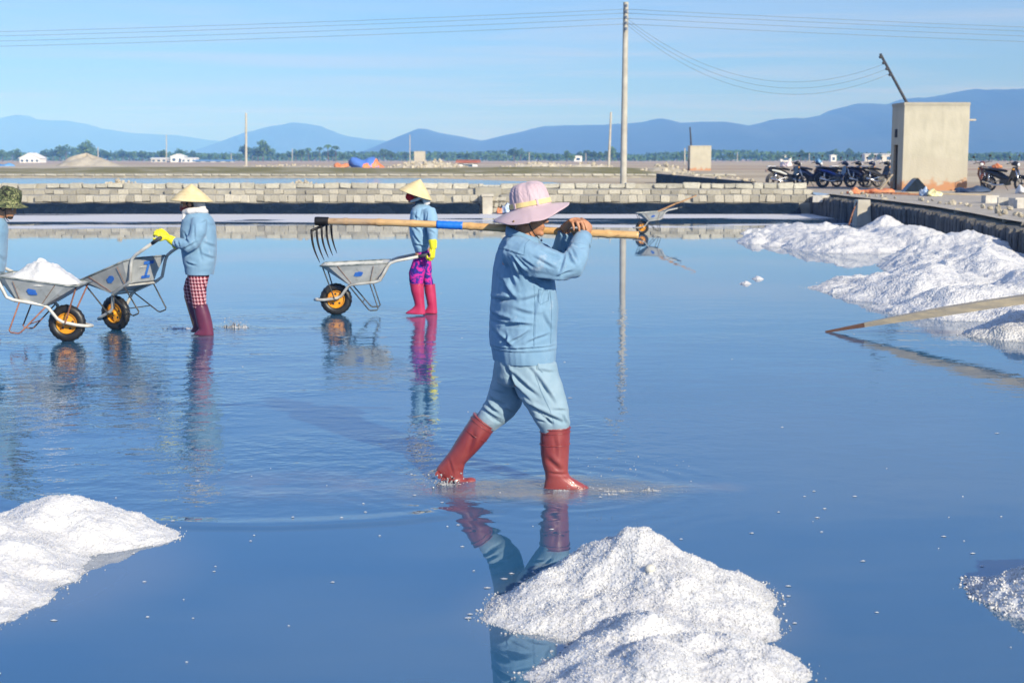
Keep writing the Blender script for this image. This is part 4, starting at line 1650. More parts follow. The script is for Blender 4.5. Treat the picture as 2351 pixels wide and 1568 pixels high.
# pale pebble resting on the middle heap
st = MB(); st.ell((0, 0, 0), (.021, .019, .018), seg=16, rings=10)
hb_ = [o_ for o_ in bpy.data.objects if o_.name.startswith('heap_body')][0]
hv = np.empty(len(hb_.data.vertices) * 3); hb_.data.vertices.foreach_get('co', hv); hv = hv.reshape(-1, 3)
pb = np.array([.09, -.22])
zi = hv[np.argmin(((hv[:, :2] - pb) ** 2).sum(1)), 2]
tag(st.build('pebble', mat('pale_pebble', (.50, .47, .40), (.62, .60, .53), .5, scale=20), smooth=True, loc=(.47 + pb[0], 5.83 + pb[1], zi + .008)), 'small round pale pebble stuck in the near white salt heap', 'pebble')

FARH = [
    ('long flat salt heap fanning into the water at the far end of the heap row', (6.3, 31.6), 1.5, 2.6, .30, 11),
    ('broad mid-row salt heap whose front slope mirrors in the still water', (7.05, 29.8), 1.35, 1.8, .46, 12),
    ('salt heap beside the mirrored one, half in the shade of the post wall', (8.2, 29.8), 1.3, 1.9, .52, 13),
    ('low spread salt heap just below the pale buttress', (7.3, 36.0), 2.2, 3.0, .28, 14),
    ('small pointed salt cone wholly in the shade of the post wall', (9.05, 34.6), .75, .8, .50, 15),
    ('second smaller salt cone in the shade of the post wall', (9.05, 32.4), .6, .7, .40, 16),
    ('rounded salt heap against the foot of the post wall, in shade', (8.45, 26.4), 1.0, 1.4, .58, 17),
    ('flat salt apron reaching out into the water before the ridged heaps', (5.1, 20.5), .8, 1.7, .17, 18),
    ('ridged salt heap with blue shaded furrows behind the leaning plank', (5.75, 19.3), 1.15, 1.5, .45, 19),
    ('tall salt heap between the ridged heap and the wall', (7.0, 21.2), 1.4, 1.9, .56, 20),
    ('salt heap joining the far and near rows along the foot of the wall', (7.9, 24.0), 1.4, 1.7, .48, 24),
    ('lower salt heap with grainy blue shade right behind the plank', (5.75, 17.2), 1.05, 1.1, .38, 21),
    ('large salt heap partly hidden above the leaning plank', (7.0, 17.9), 1.4, 1.3, .58, 22),
    ('salt heap on which the long plank rests', (6.05, 15.0), 1.15, .85, .40, 23),
]
for lab, c_, rx, ry, h, sd in FARH:
    q_ = random.Random(sd)
    an = ry / rx
    sl = h / rx * .95
    cones = [(0., 0., h, max(sl, .33), an)]
    if 'cone' not in lab:
        for k_ in range(9):
            a_ = q_.uniform(0, 6.28); d_ = q_.uniform(.35, .72)
            cones.append((rx * d_ * math.cos(a_), ry * d_ * math.sin(a_), h * q_.uniform(.6, 1.0) * (1.15 - d_ * .6), q_.uniform(.46, .66) if h > .25 else q_.uniform(.25, .4), 1.0 + (an - 1) * .5))
    salt_heap(lab, c_, cones, sd, False, 9500 if c_[1] < 24.5 else 3500, .004, .0125)

# flakes of salt and foam drifting on the water
V_, F_ = [], []
r_ = random.Random(44)
for i in range(170):
    if i < 80:
        x, y = r_.uniform(-2.2, 2.6), r_.uniform(4.6, 8.4)
        s_ = r_.uniform(.002, .008)
    elif i < 130:
        a = r_.uniform(0, 6.28); q = r_.uniform(.55, .85)
        x, y = .52 + .62 * q * math.cos(a) * 1.5, 5.8 + .5 * q * math.sin(a) * 1.5
        s_ = r_.uniform(.003, .009)
    else:
        x, y = r_.uniform(-6, 6), r_.uniform(8, 22)
        s_ = r_.uniform(.004, .011)
    b = len(V_)
    k = 7
    for j in range(k):
        a = 6.283 * j / k
        q = r_.uniform(.7, 1.2)
        V_.append((x + s_ * 2.0 * q * math.cos(a), y + s_ * q * math.sin(a), .0025))
    V_.append((x, y, .006))
    for j in range(k):
        F_.append((b + j, b + (j + 1) % k, b + k))
mb = MB(); mb.add(V_, F_)
fl = mb.build('salt_flakes', M['salt'], kind='stuff', fixn=False)
tag(fl, 'scattered white salt flakes drifting on the brine', 'salt flakes')
for i, (u, v) in enumerate(((1740, 641), (1712, 652))):
    p = gpx(u, v)
    V, F = heap_mesh(.11, .12, .05, 60 + i, .012, .02, nt=30, nr=12)
    ob = np_obj('salt_clod', V, F, M['salt_far'])
    ob.location = p
    tag(ob, 'small white salt clod standing alone in the still water', 'salt clod', 'lone salt clods')

# ---- the four wheelbarrows
b2 = gpx(772, 722)
barrow('empty grey wheelbarrow with blue blot held by the woman in bright patterned trousers', (b2[0], b2[1], 0), R(2), R(0))
b1 = gpx(156, 783)
_, XB1 = barrow('grey wheelbarrow loaded with a heap of white salt', (b1[0], b1[1], 0), math.pi + R(1), R(5), salt=True, rusty=True)
p = XB1((.27, 0, .60))
salt_load('white salt piled high in the leftmost wheelbarrow', (b1[0] - p.x, b1[1], p.z), math.pi, .235, .40, .29, 33)
bI = gpx(267, 757)
_, XBI = barrow('tipped-up wheelbarrow with a blue capital I painted on its rear panel', (bI[0], bI[1], 0), R(-27), R(17), letter=True)
p = XBI((.40, 0, .575))
pw_ = Vector((bI[0], bI[1], 0)) + Matrix.Rotation(R(-27), 3, 'Z') @ p
sl = salt_load('leftover white salt in the tipped-up wheelbarrow', (pw_.x, pw_.y, pw_.z), R(-27), .045, .22, .22, 34)
sl.rotation_euler = (0, R(-17), R(-27))
b4 = gpx(1474, 537)
fb, _ = barrow('far wheelbarrow standing alone before the black plastic liner', (b4[0], b4[1], 0), R(3), R(2))
fb.scale = (.86, .86, .86)
sh = thing('wooden_shovel', 'long wooden shovel laid across the far lone wheelbarrow', 'shovel', (b4[0] + .54, b4[1], .57))
M['wood'] = mat('tan_wood', (.42, .22, .09), (.52, .30, .14), .7, scale=3, stretch=(1, 6, 6), bump=.002)
MB().tube([(-.15, 0, -.02), (.35, 0, .20)], [.02, .02], 8).build('shaft', M['wood'], sh)
MB().loft([[(.30, -.05, .17), (.30, .05, .17), (.30, .05, .19), (.30, -.05, .19)], [(.45, -.08, .22), (.45, .08, .22), (.45, .08, .25), (.45, -.08, .25)], [(.8, -.07, .37), (.8, .07, .37), (.8, .07, .39), (.8, -.07, .39)]]).build('blade', M['wood'], sh)

# ---- plank rising out of the water onto the heaps
pl = thing('plank', 'long weathered plank rising out of the water onto the salt heaps', 'plank', gpx(1895, 762))
a = Vector((0, 0, .0)); e = Vector((3.1, -1.25, .66))
dr = e.normalized(); sd = Vector((dr.y, -dr.x, 0)).normalized(); up = sd.cross(dr)
if up.z < 0:
    up = -up
rings = []
for k in range(9):
    t_ = k / 8
    w_ = .012 + .105 * min(1, t_ * 3.0)
    th = .010 + .032 * min(1, t_ * 3)
    c_ = a.lerp(e, t_) + Vector((0, 0, .035 * math.sin(math.pi * t_)))
    rings.append([c_ + sd * w_ + up * th, c_ - sd * w_ + up * th, c_ - sd * w_ - up * th, c_ + sd * w_ - up * th])
MB().loft(rings).build('board', mat('plank_wood', (.34, .30, .24), (.52, .43, .29), .75, scale=2.0, stretch=(1, 3, 8), bump=.004, bscale=30), pl)
MB().loft([[p_ + (p_ - (sum(r0, Vector()) / 4)) * .04 for p_ in r0] for r0 in rings[:2]]).build('wet_tip', mat('wet_wood', (.11, .055, .03), (.17, .085, .05), .3, scale=6), pl)


# ------------------------------------------------------------------ motorbikes
M['bike_black'] = mat('black_plastic', (.012, .013, .016), (.02, .02, .022), .35, scale=6)
M['bike_blue'] = mat('blue_fairing', (.02, .05, .32), (.03, .07, .40), .25, scale=6, coat=.5)
M['bike_white'] = mat('white_fairing', (.55, .58, .56), (.62, .64, .62), .3, scale=6, coat=.4)
M['bike_dark'] = mat('navy_fairing', (.015, .02, .06), (.02, .03, .09), .3, scale=6, coat=.4)
M['bike_red'] = mat('brown_fairing', (.11, .035, .02), (.15, .05, .03), .35, scale=6, coat=.3)
M['chrome'] = mat('chrome', (.6, .6, .62), None, .2, metal=1)
M['lens'] = mat('lamp_lens', (.75, .78, .80), None, .1)


def motorbike(label, loc, rz, body, lean=R(4), stripe=None):
    root = thing('motorbike', label, 'motorbike', loc, rz, 'parked motorbikes')
    Lm = Matrix.Rotation(lean, 3, 'X')
    B = lambda mb, name, m_, parent=root, **k: mb.xf(lambda p: Lm @ p).build(name, m_, parent, **k)
    for x in (-.62, .62):
        tp = [(.235 + .04 * math.cos(2 * math.pi * j / 8), .04 * math.sin(2 * math.pi * j / 8)) for j in range(8)]
        wh = B(MB().lathe((x, 0, .28), tp, 28, 'y'), 'wheel', M['tyre'], smooth=True)
        rim = MB()
        rim.lathe((x, 0, .28), [(.19, -.02), (.205, -.02), (.205, .02), (.19, .02)], 24, 'y')
        for k in range(5):
            a = k * 2 * math.pi / 5
            rim.tube([(x, 0, .28), (x + .19 * math.cos(a), 0, .28 + .19 * math.sin(a))], .012, 5)
        rim.lathe((x, 0, .28), [(.02, -.06), (.05, -.05), (.05, .05), (.02, .06)], 12, 'y')
        B(rim, 'rim', M['rod'], wh)
    # step-through body: spine from seat tail to headstock
    def sect(x, zc, hy, hz):
        return [(x, hy * math.cos(2 * math.pi * j / 12), zc + hz * math.sin(2 * math.pi * j / 12)) for j in range(12)]
    B(MB().loft([sect(-.86, .74, .03, .03), sect(-.72, .70, .10, .075), sect(-.45, .64, .125, .12), sect(-.15, .55, .12, .14), sect(.05, .44, .10, .13), sect(.2, .44, .07, .10), sect(.3, .5, .05, .06)]), 'body', body, smooth=True)
    B(MB().loft([sect(-.80, .80, .07, .035), sect(-.5, .80, .13, .05), sect(-.2, .765, .13, .05), sect(.06, .72, .09, .04)]), 'seat', M['bike_black'], smooth=True)
    if stripe:
        for s_ in (-1, 1):
            B(MB().tube([(-.7, s_ * .105, .70), (-.4, s_ * .13, .63), (-.1, s_ * .125, .52)], [.03, .055, .03], 8), 'side_stripe', stripe)
    # leg shield and front
    sh_ = MB()
    sh_.loft([[(.16, -.16, .36), (.16, .16, .36), (.2, .16, .36), (.2, -.16, .36)], [(.33, -.22, .62), (.33, .22, .62), (.38, .18, .62), (.38, -.18, .62)], [(.40, -.14, .88), (.40, .14, .88), (.46, .11, .88), (.46, -.11, .88)]])
    B(sh_, 'leg_shield', body)
    B(MB().loft([sect(.30, .98, .07, .06), sect(.42, .99, .11, .085), sect(.52, .95, .09, .07), sect(.56, .94, .05, .04)]), 'handlebar_cowl', body, smooth=True)
    B(MB().ell((.55, 0, .95), (.03, .07, .055), seg=12, rings=8), 'headlight', M['lens'], smooth=True)
    for s_ in (-1, 1):
        B(MB().tube([(.40, s_ * .05, 1.0), (.38, s_ * .2, 1.03), (.28, s_ * .33, 1.01)], .014, 6), 'handlebar', M['bike_black'])
        mr = B(MB().tube([(.36, s_ * .22, 1.03), (.38, s_ * .27, 1.2)], .008, 5), 'mirror_stem', M['bike_black'])
        B(MB().ell((.39, s_ * .29, 1.24), (.02, .06, .04), seg=10, rings=6), 'mirror', M['bike_black'], mr, smooth=True)
        B(MB().tube([(.44, s_ * .075, .84), (.56, s_ * .075, .5), (.62, s_ * .075, .28)], [.03, .028, .022], 8), 'fork', M['chrome'], smooth=True)
        B(MB().tube([(-.1, s_ * .1, .42), (-.62, s_ * .09, .28)], .022, 6), 'swing_arm', M['chrome'])
        B(MB().tube([(-.6, s_ * .13, .3), (-.55, s_ * .12, .62)], .03, 8), 'shock', M['chrome'], smooth=True)
        B(MB().ell((.42, s_ * .14, .80), (.05, .04, .03), seg=8, rings=6), 'indicator', M['rim'], smooth=True)
    arc = lambda x0, a0, a1, r_: [(x0 + r_ * math.cos(a0 + (a1 - a0) * k / 8), 0, .28 + r_ * math.sin(a0 + (a1 - a0) * k / 8)) for k in range(9)]
    B(MB().tube(arc(.62, R(20), R(165), .30), .055, 8, flat=((0, 0, 1), .35)), 'front_mudguard', body, smooth=True)
    B(MB().tube(arc(-.62, R(60), R(190), .31), .06, 8, flat=((0, 0, 1), .35)), 'rear_mudguard', M['bike_black'], smooth=True)
    B(MB().box((.0, 0, .33), (.34, .2, .2)), 'engine', M['rod'])
    B(MB().tube([(.05, -.14, .27), (-.3, -.15, .24), (-.8, -.16, .36)], [.025, .035, .05], 8), 'exhaust', M['chrome'], smooth=True)
    B(MB().tube([(-.55, .12, .84), (-.86, .1, .86), (-.86, -.1, .86), (-.55, -.12, .84)], .012, 6), 'grab_rail', M['chrome'])
    B(MB().box((-.9, 0, .68), (.05, .12, .07)), 'tail_light', M['bike_red'])
    B(MB().tube([(-.1, .1, .25), (-.05, .25, .01)], .012, 5), 'side_stand', M['rod'])
    return root


def bikepos(u, Y):
    return ((u - 1175.5) / FPX * Y, Y, GZ)


motorbike('black motorbike with white side panel and pink bag on its seat', bikepos(1806, 57), R(12), M['bike_black'], R(-7), stripe=M['bike_white'])
motorbike('motorbike with blue front cowl turned half towards the pan', bikepos(1858, 58), R(-48), M['bike_dark'], R(5))
motorbike('dark motorbike with bright blue stripe beside the blue-fronted one', bikepos(1916, 57.2), R(14), M['bike_dark'], R(-8), stripe=M['bike_blue'])
motorbike('black motorbike squeezed between the blue-striped and the navy ones', bikepos(1948, 58.4), R(17), M['bike_black'], R(-8))
motorbike('dark navy motorbike in the hut shade next to the blue-striped one', bikepos(1980, 57.6), R(20), M['bike_dark'], R(-8))
motorbike('black motorbike half hidden by the shaded hut wall', bikepos(2016, 57.6), R(24), M['bike_black'], R(-8))
motorbike('brown motorbike with white cowl just right of the hut', bikepos(2258, 53.0), R(-118), M['bike_red'], R(6))
motorbike('black motorbike with white headlamp at the outer side of the brown one', bikepos(2302, 50.5), R(-52), M['bike_black'], R(6))
crumple('plastic_bag', 'pale pink bag sitting on the black and white motorbike', 'bag', (bikepos(1800, 57)[0], 57, GZ + .82), (.2, .16, .16), mat('pink_bag', (.72, .58, .60), (.78, .68, .68), .6, scale=6), 41)
crumple('raincoat', 'blue raincoat draped over the blue-fronted motorbike', 'raincoat', (bikepos(1872, 57.7)[0], 57.6, GZ + .98), (.14, .12, .13), mat('sky_raincoat', (.08, .22, .42), (.2, .36, .55), .5, scale=6), 42)
crumple('raincoat', 'orange cloth lying on the seat of the outer black motorbike', 'cloth', (bikepos(2284, 50.8)[0], 50.9, GZ + .82), (.18, .14, .12), M['orange'], 43)

# ------------------------------------------------------------------ people
def fuse(mb, voxel, it=2, lam=.5):
    me = mb.mesh('tmp')
    bm = bmesh.new(); bm.from_mesh(me)
    bmesh.ops.recalc_face_normals(bm, faces=bm.faces)
    bm.to_mesh(me); bm.free()
    o = bpy.data.objects.new('tmp', me)
    COL.objects.link(o)
    md = o.modifiers.new('r', 'REMESH')
    md.mode = 'VOXEL'
    md.voxel_size = voxel
    dg = bpy.context.evaluated_depsgraph_get()
    ev = o.evaluated_get(dg)
    m2 = bpy.data.meshes.new_from_object(ev)
    V = np.empty(len(m2.vertices) * 3); m2.vertices.foreach_get('co', V); V = V.reshape(-1, 3)
    F = np.empty(len(m2.loops), np.int32); m2.loops.foreach_get('vertex_index', F)
    F = F.reshape(-1, 4)
    bpy.data.objects.remove(o); bpy.data.meshes.remove(me); bpy.data.meshes.remove(m2)
    E = np.unique(np.sort(np.concatenate([F[:, [0, 1]], F[:, [1, 2]], F[:, [2, 3]], F[:, [3, 0]]]), 1), axis=0)
    deg = np.bincount(E.ravel(), minlength=len(V)).astype(float)[:, None]
    for _ in range(it):
        for l in (lam, -lam * 1.03):
            S = np.zeros_like(V)
            np.add.at(S, E[:, 0], V[E[:, 1]]); np.add.at(S, E[:, 1], V[E[:, 0]])
            V = V + l * (S / deg - V)
    return V, F


def relax(V, F, it):
    E = np.unique(np.sort(np.concatenate([F[:, [0, 1]], F[:, [1, 2]], F[:, [2, 3]], F[:, [3, 0]]]), 1), axis=0)
    deg = np.bincount(E.ravel(), minlength=len(V)).astype(float)[:, None]
    for _ in range(it):
        S = np.zeros_like(V)
        np.add.at(S, E[:, 0], V[E[:, 1]]); np.add.at(S, E[:, 1], V[E[:, 0]])
        V = V + .5 * (S / deg - V)
    return V


def normals(V, F):
    A = np.cross(V[F[:, 2]] - V[F[:, 0]], V[F[:, 3]] - V[F[:, 1]])
    N = np.zeros_like(V)
    for k in range(4):
        np.add.at(N, F[:, k], A)
    return N / (np.linalg.norm(N, axis=1)[:, None] + 1e-12)


def crease(V, N, segs, side=None):
    """press fold lines into cloth; each seg = (p0, p1, depth, width) as local (x,z) pairs, on the side facing -y"""
    D = np.zeros(len(V))
    for (x0, z0), (x1, z1), dep, wid in segs:
        d0 = np.array([x1 - x0, z1 - z0]); L2 = (d0 ** 2).sum() + 1e-9
        q = np.stack([V[:, 0] - x0, V[:, 2] - z0], 1)
        t_ = (q @ d0) / L2
        tc_ = np.clip(t_, 0, 1)
        # folds bend a little
        bend = .25 * wid * np.sin(tc_ * math.pi * 1.3 + x0 * 40)
        nn = np.array([-d0[1], d0[0]]) / math.sqrt(L2)
        e = q - tc_[:, None] * d0
        ds = e @ nn - bend
        dd_ = np.sqrt(ds ** 2 + np.maximum(0, np.abs(t_ - .5) - .5) ** 2 * L2)
        tap = np.sin(np.clip(tc_ * .92 + .04, 0, 1) * math.pi) ** .6
        g_ = np.exp(-(dd_ / wid) ** 2) - .55 * np.exp(-((ds - 1.7 * wid) / (1.1 * wid)) ** 2) * (dd_ < 4 * wid)
        w_ = np.clip(-N[:, 1] * 1.6 + .35, 0, 1)
        D -= dep * g_ * tap * w_
    return V + N * D[:, None]


class Fig:
    def __init__(self, u, v, Y0, label, name='person'):
        p = px(u, v, Y0)
        self.Y0 = Y0
        self.o = np.array([p[0], Y0, 0.0])
        self.root = thing(name, label, 'person', self.o)

    def P(self, u, v, dy=0.0):
        return Vector(px(u, v, self.Y0 + dy) - self.o)

    def xz(self, u, v, dy=-.15):
        p = self.P(u, v, dy)
        return (p.x, p.z)

    rot = 0.0

    def ring(self, A, B_, hw, dy=0.0, n=28, ex=2.4):
        a, b = self.P(A[0], A[1], dy), self.P(B_[0], B_[1], dy)
        c = (a + b) / 2
        h = (b - a) / 2
        out_ = []
        for k in range(n):
            t_ = 2 * math.pi * k / n
            cs, sn = math.cos(t_), math.sin(t_)
            cc = math.copysign(abs(cs) ** (2 / ex), cs); ss_ = math.copysign(abs(sn) ** (2 / ex), sn)
            out_.append((cc, ss_))
        if self.rot:
            L_ = h.length
            cr_, sr_ = math.cos(self.rot), math.sin(self.rot)
            q_ = [(L_ * x_ * cr_ - hw * y_ * sr_, L_ * x_ * sr_ + hw * y_ * cr_) for x_, y_ in out_]
            mx_ = max(abs(x_) for x_, _ in q_)
            return [tuple(c + h * (x_ / mx_) + Vector((0, y_, 0))) for x_, y_ in q_]
        return [tuple(c + h * x_ + Vector((0, hw * y_, 0))) for x_, y_ in out_]

    def hrings(self, rows, **kw):
        """rows: (v, uL, uR, half width, dy)"""
        return [self.ring((r_[1], r_[0]), (r_[2], r_[0]), r_[3], r_[4] if len(r_) > 4 else 0, **kw) for r_ in rows]


def add_hand(mb, wrist, d, n, side, curl=(35, 45, 35), s=1.0, spread=.10, thumb=1.0, tcurl=.3, rad=1.0):
    """palm, four unequal bent fingers, thumb from the side of the palm; n = back of the hand"""
    d, n = Vector(d).normalized(), Vector(n)
    n = (n - d * n.dot(d)).normalized()
    lat = d.cross(n) * side            # towards the thumb
    W = Vector(wrist)
    pal = [W, W + d * .045 * s, W + d * .09 * s]
    rings = []
    for p, hw, ht in zip((W - d * .02 * s, W, W + d * .03 * s, W + d * .065 * s, W + d * .092 * s), (.026, .028, .038, .042, .040), (.021, .021, .019, .016, .013)):
        rings.append([tuple(p + lat * (hw * s * math.cos(2 * math.pi * k / 14)) + n * (ht * s * math.sin(2 * math.pi * k / 14))) for k in range(14)])
    mb.loft(rings)
    L = ((.036, .026, .020), (.042, .029, .022), (.039, .027, .021), (.030, .020, .018))
    off = (.030, .0105, -.0095, -.0285)
    rr_ = (.0094, .0098, .0093, .0082)
    for i in range(4):
        p = W + d * (.085 - (.006 if i in (0, 3) else 0)) * s + lat * off[i] * s
        dirv = (d + lat * spread * (1.5 - i) * .6).normalized()
        pts = [p - dirv * .012 * s]
        pts.append(p)
        ang = 0
        for j in range(3):
            ang += math.radians(curl[j] * (1 + .08 * (i - 1.5)))
            v = dirv * math.cos(ang) - n * math.sin(ang)
            p = p + v * L[i][j] * s
            pts.append(p)
        r_ = rr_[i] * s * rad
        mb.tube(pts, [r_, r_ * 1.04, r_, r_ * .92, r_ * .72], 10)
        mb.ell(pts[-1], (r_ * .76,) * 3, seg=8, rings=6)
    if thumb:
        p = W + d * .022 * s + lat * .026 * s - n * .004 * s
        v1 = (d * .62 + lat * .75 - n * .35).normalized()
        v2 = (d * .85 + lat * .25 - n * tcurl).normalized()
        pts = [p, p + v1 * .036 * s, p + v1 * .036 * s + v2 * .032 * s, p + v1 * .036 * s + v2 * .032 * s + (v2 - n * .3).normalized() * .024 * s]
        r_ = .0112 * s * rad
        mb.tube(pts, [r_ * 1.15, r_, r_ * .95, r_ * .7], 10)
        mb.ell(pts[-1], (r_ * .74,) * 3, seg=8, rings=6)


def add_head(mb, c, Rm, s=1.0, fine=True):
    def E(p, r_, seg=18, rings=12):
        mb.ell(Vector(c) + Rm @ (Vector(p) * s), [q * s for q in r_], Rm, seg, rings)
    E((-.012, 0, .035), (.096, .074, .108))
    E((.030, 0, -.045), (.060, .056, .074))
    E((.052, 0, -.088), (.034, .036, .026))
    E((.050, 0, .040), (.040, .060, .050))
    if fine:
        E((.083, 0, .018), (.012, .044, .012))          # brow
        E((.094, 0, -.006), (.013, .009, .026))         # nose bridge
        E((.103, 0, -.026), (.014, .013, .012))         # nose tip
        E((.094, .012, -.030), (.010, .008, .008)); E((.094, -.012, -.030), (.010, .008, .008))
        E((.086, 0, -.057), (.011, .024, .0075))        # lips
        E((.084, 0, -.070), (.011, .021, .0075))
        E((.078, 0, -.098), (.016, .019, .015))         # chin
        E((.060, .040, -.022), (.026, .020, .026)); E((.060, -.040, -.022), (.026, .020, .026))
        for sgn in (-1, 1):
            E((-.004, sgn * .076, -.005), (.020, .009, .031), 12, 8)
            E((-.002, sgn * .078, -.028), (.012, .008, .013), 10, 6)


def face_parts(f, c, Rm, s=1.0):
    for sgn in (-1, 1):
        e = MB(); e.ell(Vector(c) + Rm @ Vector((.0765 * s, sgn * .031 * s, .004 * s)), (.0115 * s,) * 3, seg=12, rings=8)
        eo = e.build('eye', M['eye_white'], f.root, smooth=True)
        i_ = MB(); i_.ell(Vector(c) + Rm @ Vector((.0855 * s, sgn * .0315 * s, .003 * s)), (.0045 * s, .005 * s, .005 * s), seg=8, rings=6)
        i_.build('iris', M['hair'], eo, smooth=True)
        b = MB()
        b.tube([Vector(c) + Rm @ (Vector(q) * s) for q in ((.090, sgn * .014, .024), (.090, sgn * .030, .030), (.078, sgn * .046, .025))], .0042 * s, 6)
        b.build('eyebrow', M['hair'], f.root, smooth=True)


M['skin'] = mat('tanned_skin', (.42, .19, .095), (.50, .245, .135), .5, scale=16, bump=.0008, bscale=120, sss=.05)
M['eye_white'] = mat('eye_white', (.6, .58, .55), None, .2)
M['hair'] = mat('black_hair', (.012, .011, .010), (.02, .018, .016), .5, scale=60, bump=.002, bscale=150)


def cloth(name, c1, c2, bump=.0012, scale=7):
    m_ = mat(name, c1, c2, .85, scale=scale, bump=bump, bscale=120, sheen=.15, spec=.25, lo=.3, hi=.7)
    k = NT.__new__(NT); k.t = m_.node_tree
    b = [x for x in k.t.nodes if x.type == 'BSDF_PRINCIPLED'][0]
    src = b.inputs['Base Color'].links[0].from_socket
    tcn = k.n('ShaderNodeTexCoord')
    p = tcn.outputs['Object']
    # sweat, splashes and dried salt
    damp = k.ss(k.noise(p, 3.2, 5, .65), .56, .68)
    c = k.mix(k.m('MULTIPLY', damp, .30), src, tuple(q * .6 for q in c1))
    dry = k.ss(k.noise(k.mapping(p, loc=(5, 2, 1)), 11, 5, .7), .60, .72)
    c = k.mix(k.m('MULTIPLY', dry, .28), c, (.55, .58, .62))
    k.put(b.inputs['Base Color'], c)
    return m_


M['jacket'] = cloth('blue_work_cotton', (.165, .300, .445), (.20, .340, .485))
M['jacket_w'] = cloth('pale_blue_work_cotton', (.21, .37, .53), (.25, .41, .57))
M['trouser'] = cloth('pale_blue_trouser_cotton', (.22, .335, .425), (.28, .39, .475))
M['boot_red'] = mat('red_rubber', (.205, .030, .032), (.29, .062, .06), .38, scale=3.5, bump=.002, bscale=25, coat=.25)
M['boot_dk'] = mat('plum_rubber', (.10, .022, .055), (.14, .03, .07), .35, scale=5, coat=.25)
M['boot_pink'] = mat('pink_rubber', (.43, .025, .085), (.50, .04, .12), .33, scale=5, coat=.25)
M['glove'] = mat('yellow_rubber', (.80, .70, .01), (.86, .78, .03), .4, scale=9, bump=.003, bscale=30)
M['straw'] = mat('straw', (.66, .53, .29), (.74, .61, .37), .75, scale=9, bump=.002, bscale=60)
M['white_cloth'] = cloth('white_cloth', (.62, .60, .60), (.72, .70, .70))
M['red_cloth'] = cloth('red_mask_cloth', (.62, .012, .012), (.68, .02, .02))
M['maroon'] = cloth('maroon_cloth', (.22, .03, .03), (.28, .05, .05))
M['button'] = mat('dark_button', (.02, .03, .06), None, .4)
M['brass'] = mat('brass_snap', (.20, .12, .04), None, .4, metal=.5)
M['cord'] = mat('black_cord', (.015, .014, .014), None, .7)
M['band'] = cloth('pale_yellow_band', (.72, .55, .24), (.76, .60, .30))


def hat_fabric():
    m_ = mat('lavender_hat_cloth', (.50, .375, .42), (.56, .43, .475), .85, scale=8, sheen=.15, spec=.2)
    t = m_.node_tree
    b = [x for x in t.nodes if x.type == 'BSDF_PRINCIPLED'][0]
    k = NT.__new__(NT); k.t = t
    tcn = k.n('ShaderNodeTexCoord')
    s_ = k.n('ShaderNodeSeparateXYZ')
    k.put(s_.inputs[0], tcn.outputs['Object'])
    rad = k.m('SQRT', k.m('ADD', k.m('POWER', s_.outputs[0], 2), k.m('POWER', s_.outputs[1], 2)))
    st = k.m('SINE', k.m('MULTIPLY', rad, 900))
    bp = k.n('ShaderNodeBump')
    bp.inputs['Distance'].default_value = .0006
    k.put(bp.inputs['Height'], k.m('ADD', st, k.noise(tcn.outputs['Object'], 120, 3)))
    k.put(b.inputs['Normal'], bp.outputs[0])
    return m_


M['hat'] = hat_fabric()

from mathutils.bvhtree import BVHTree


def stitched(f, V, F, paths, parent, m_, rad=.0011, step=6, lift=.0012):
    """thin seams laid on a cloth surface, along paths given as photograph points"""
    tree_ = BVHTree.FromPolygons([Vector(v) for v in V], [tuple(int(i) for i in q) for q in F])
    eye = Vector((0, 0, CAM_H)) - Vector(f.o)
    for path in paths:
        pts = []
        for (u0, v0), (u1, v1) in zip(path, path[1:]):
            n_ = max(2, int(math.hypot(u1 - u0, v1 - v0) / step))
            for i in range(n_ + 1):
                t_ = i / n_
                tgt = f.P(u0 + (u1 - u0) * t_, v0 + (v1 - v0) * t_, 0)
                hit = tree_.ray_cast(eye, (tgt - eye).normalized())
                if hit[0] is not None:
                    p = hit[0] + hit[1] * (lift if hit[1].dot(eye - hit[0]) > 0 else -lift)
                    if not pts or (p - pts[-1]).length > .002:
                        pts.append(p)
        if len(pts) > 2:
            MB().tube(pts, rad, 5).build('seam', m_, parent, smooth=True)


# =========================================================== the rake carrier
man = Fig(1215, 1130, 8.0, 'person in blue work clothes, lavender sun hat and red rubber boots, carrying a long rake')
P = man.P
HC = P(1214, 494)
Rh = Matrix.Rotation(R(-14), 3, 'Z') @ Matrix.Rotation(R(4), 3, 'Y')
# ---- body (skin): head, neck, torso, arms, hands, legs in one continuous surface
bd = MB()
add_head(bd, HC, Rh, 1.0)
bd.tube([P(1196, 575), P(1203, 545), P(1209, 515)], [.075, .062, .058], 16)
bd.loft(man.hrings([(560, 1160, 1240, .15), (600, 1145, 1255, .18), (680, 1142, 1262, .18), (780, 1140, 1262, .18), (840, 1148, 1258, .16), (880, 1170, 1240, .14)]))
bd.tube([P(1190, 585, -.17), P(1302, 612, -.22), P(1336, 556, -.045), P(1341, 545, -.02)], [.05, .043, .033, .027], 12)
bd.tube([P(1195, 580, .18), P(1282, 604, .25), P(1296, 550, .12), P(1300, 528, .08)], [.05, .043, .033, .027], 12)
bd.tube([P(1205, 850, -.09), P(1272, 925, -.10), P(1275, 1060, -.10), P(1280, 1108, -.10)], [.075, .055, .04, .035], 12)
bd.tube([P(1178, 850, .09), P(1150, 935, .10), P(1050, 1050, .10)], [.075, .055, .04], 12)
# near hand gripping up and over the pole
add_hand(bd, P(1341, 543, -.015), P(1353, 503, .05) - P(1341, 543, -.015), Vector((.75, -.6, .25)), -1, (52, 58, 40), 1.0, .06, tcurl=.5)
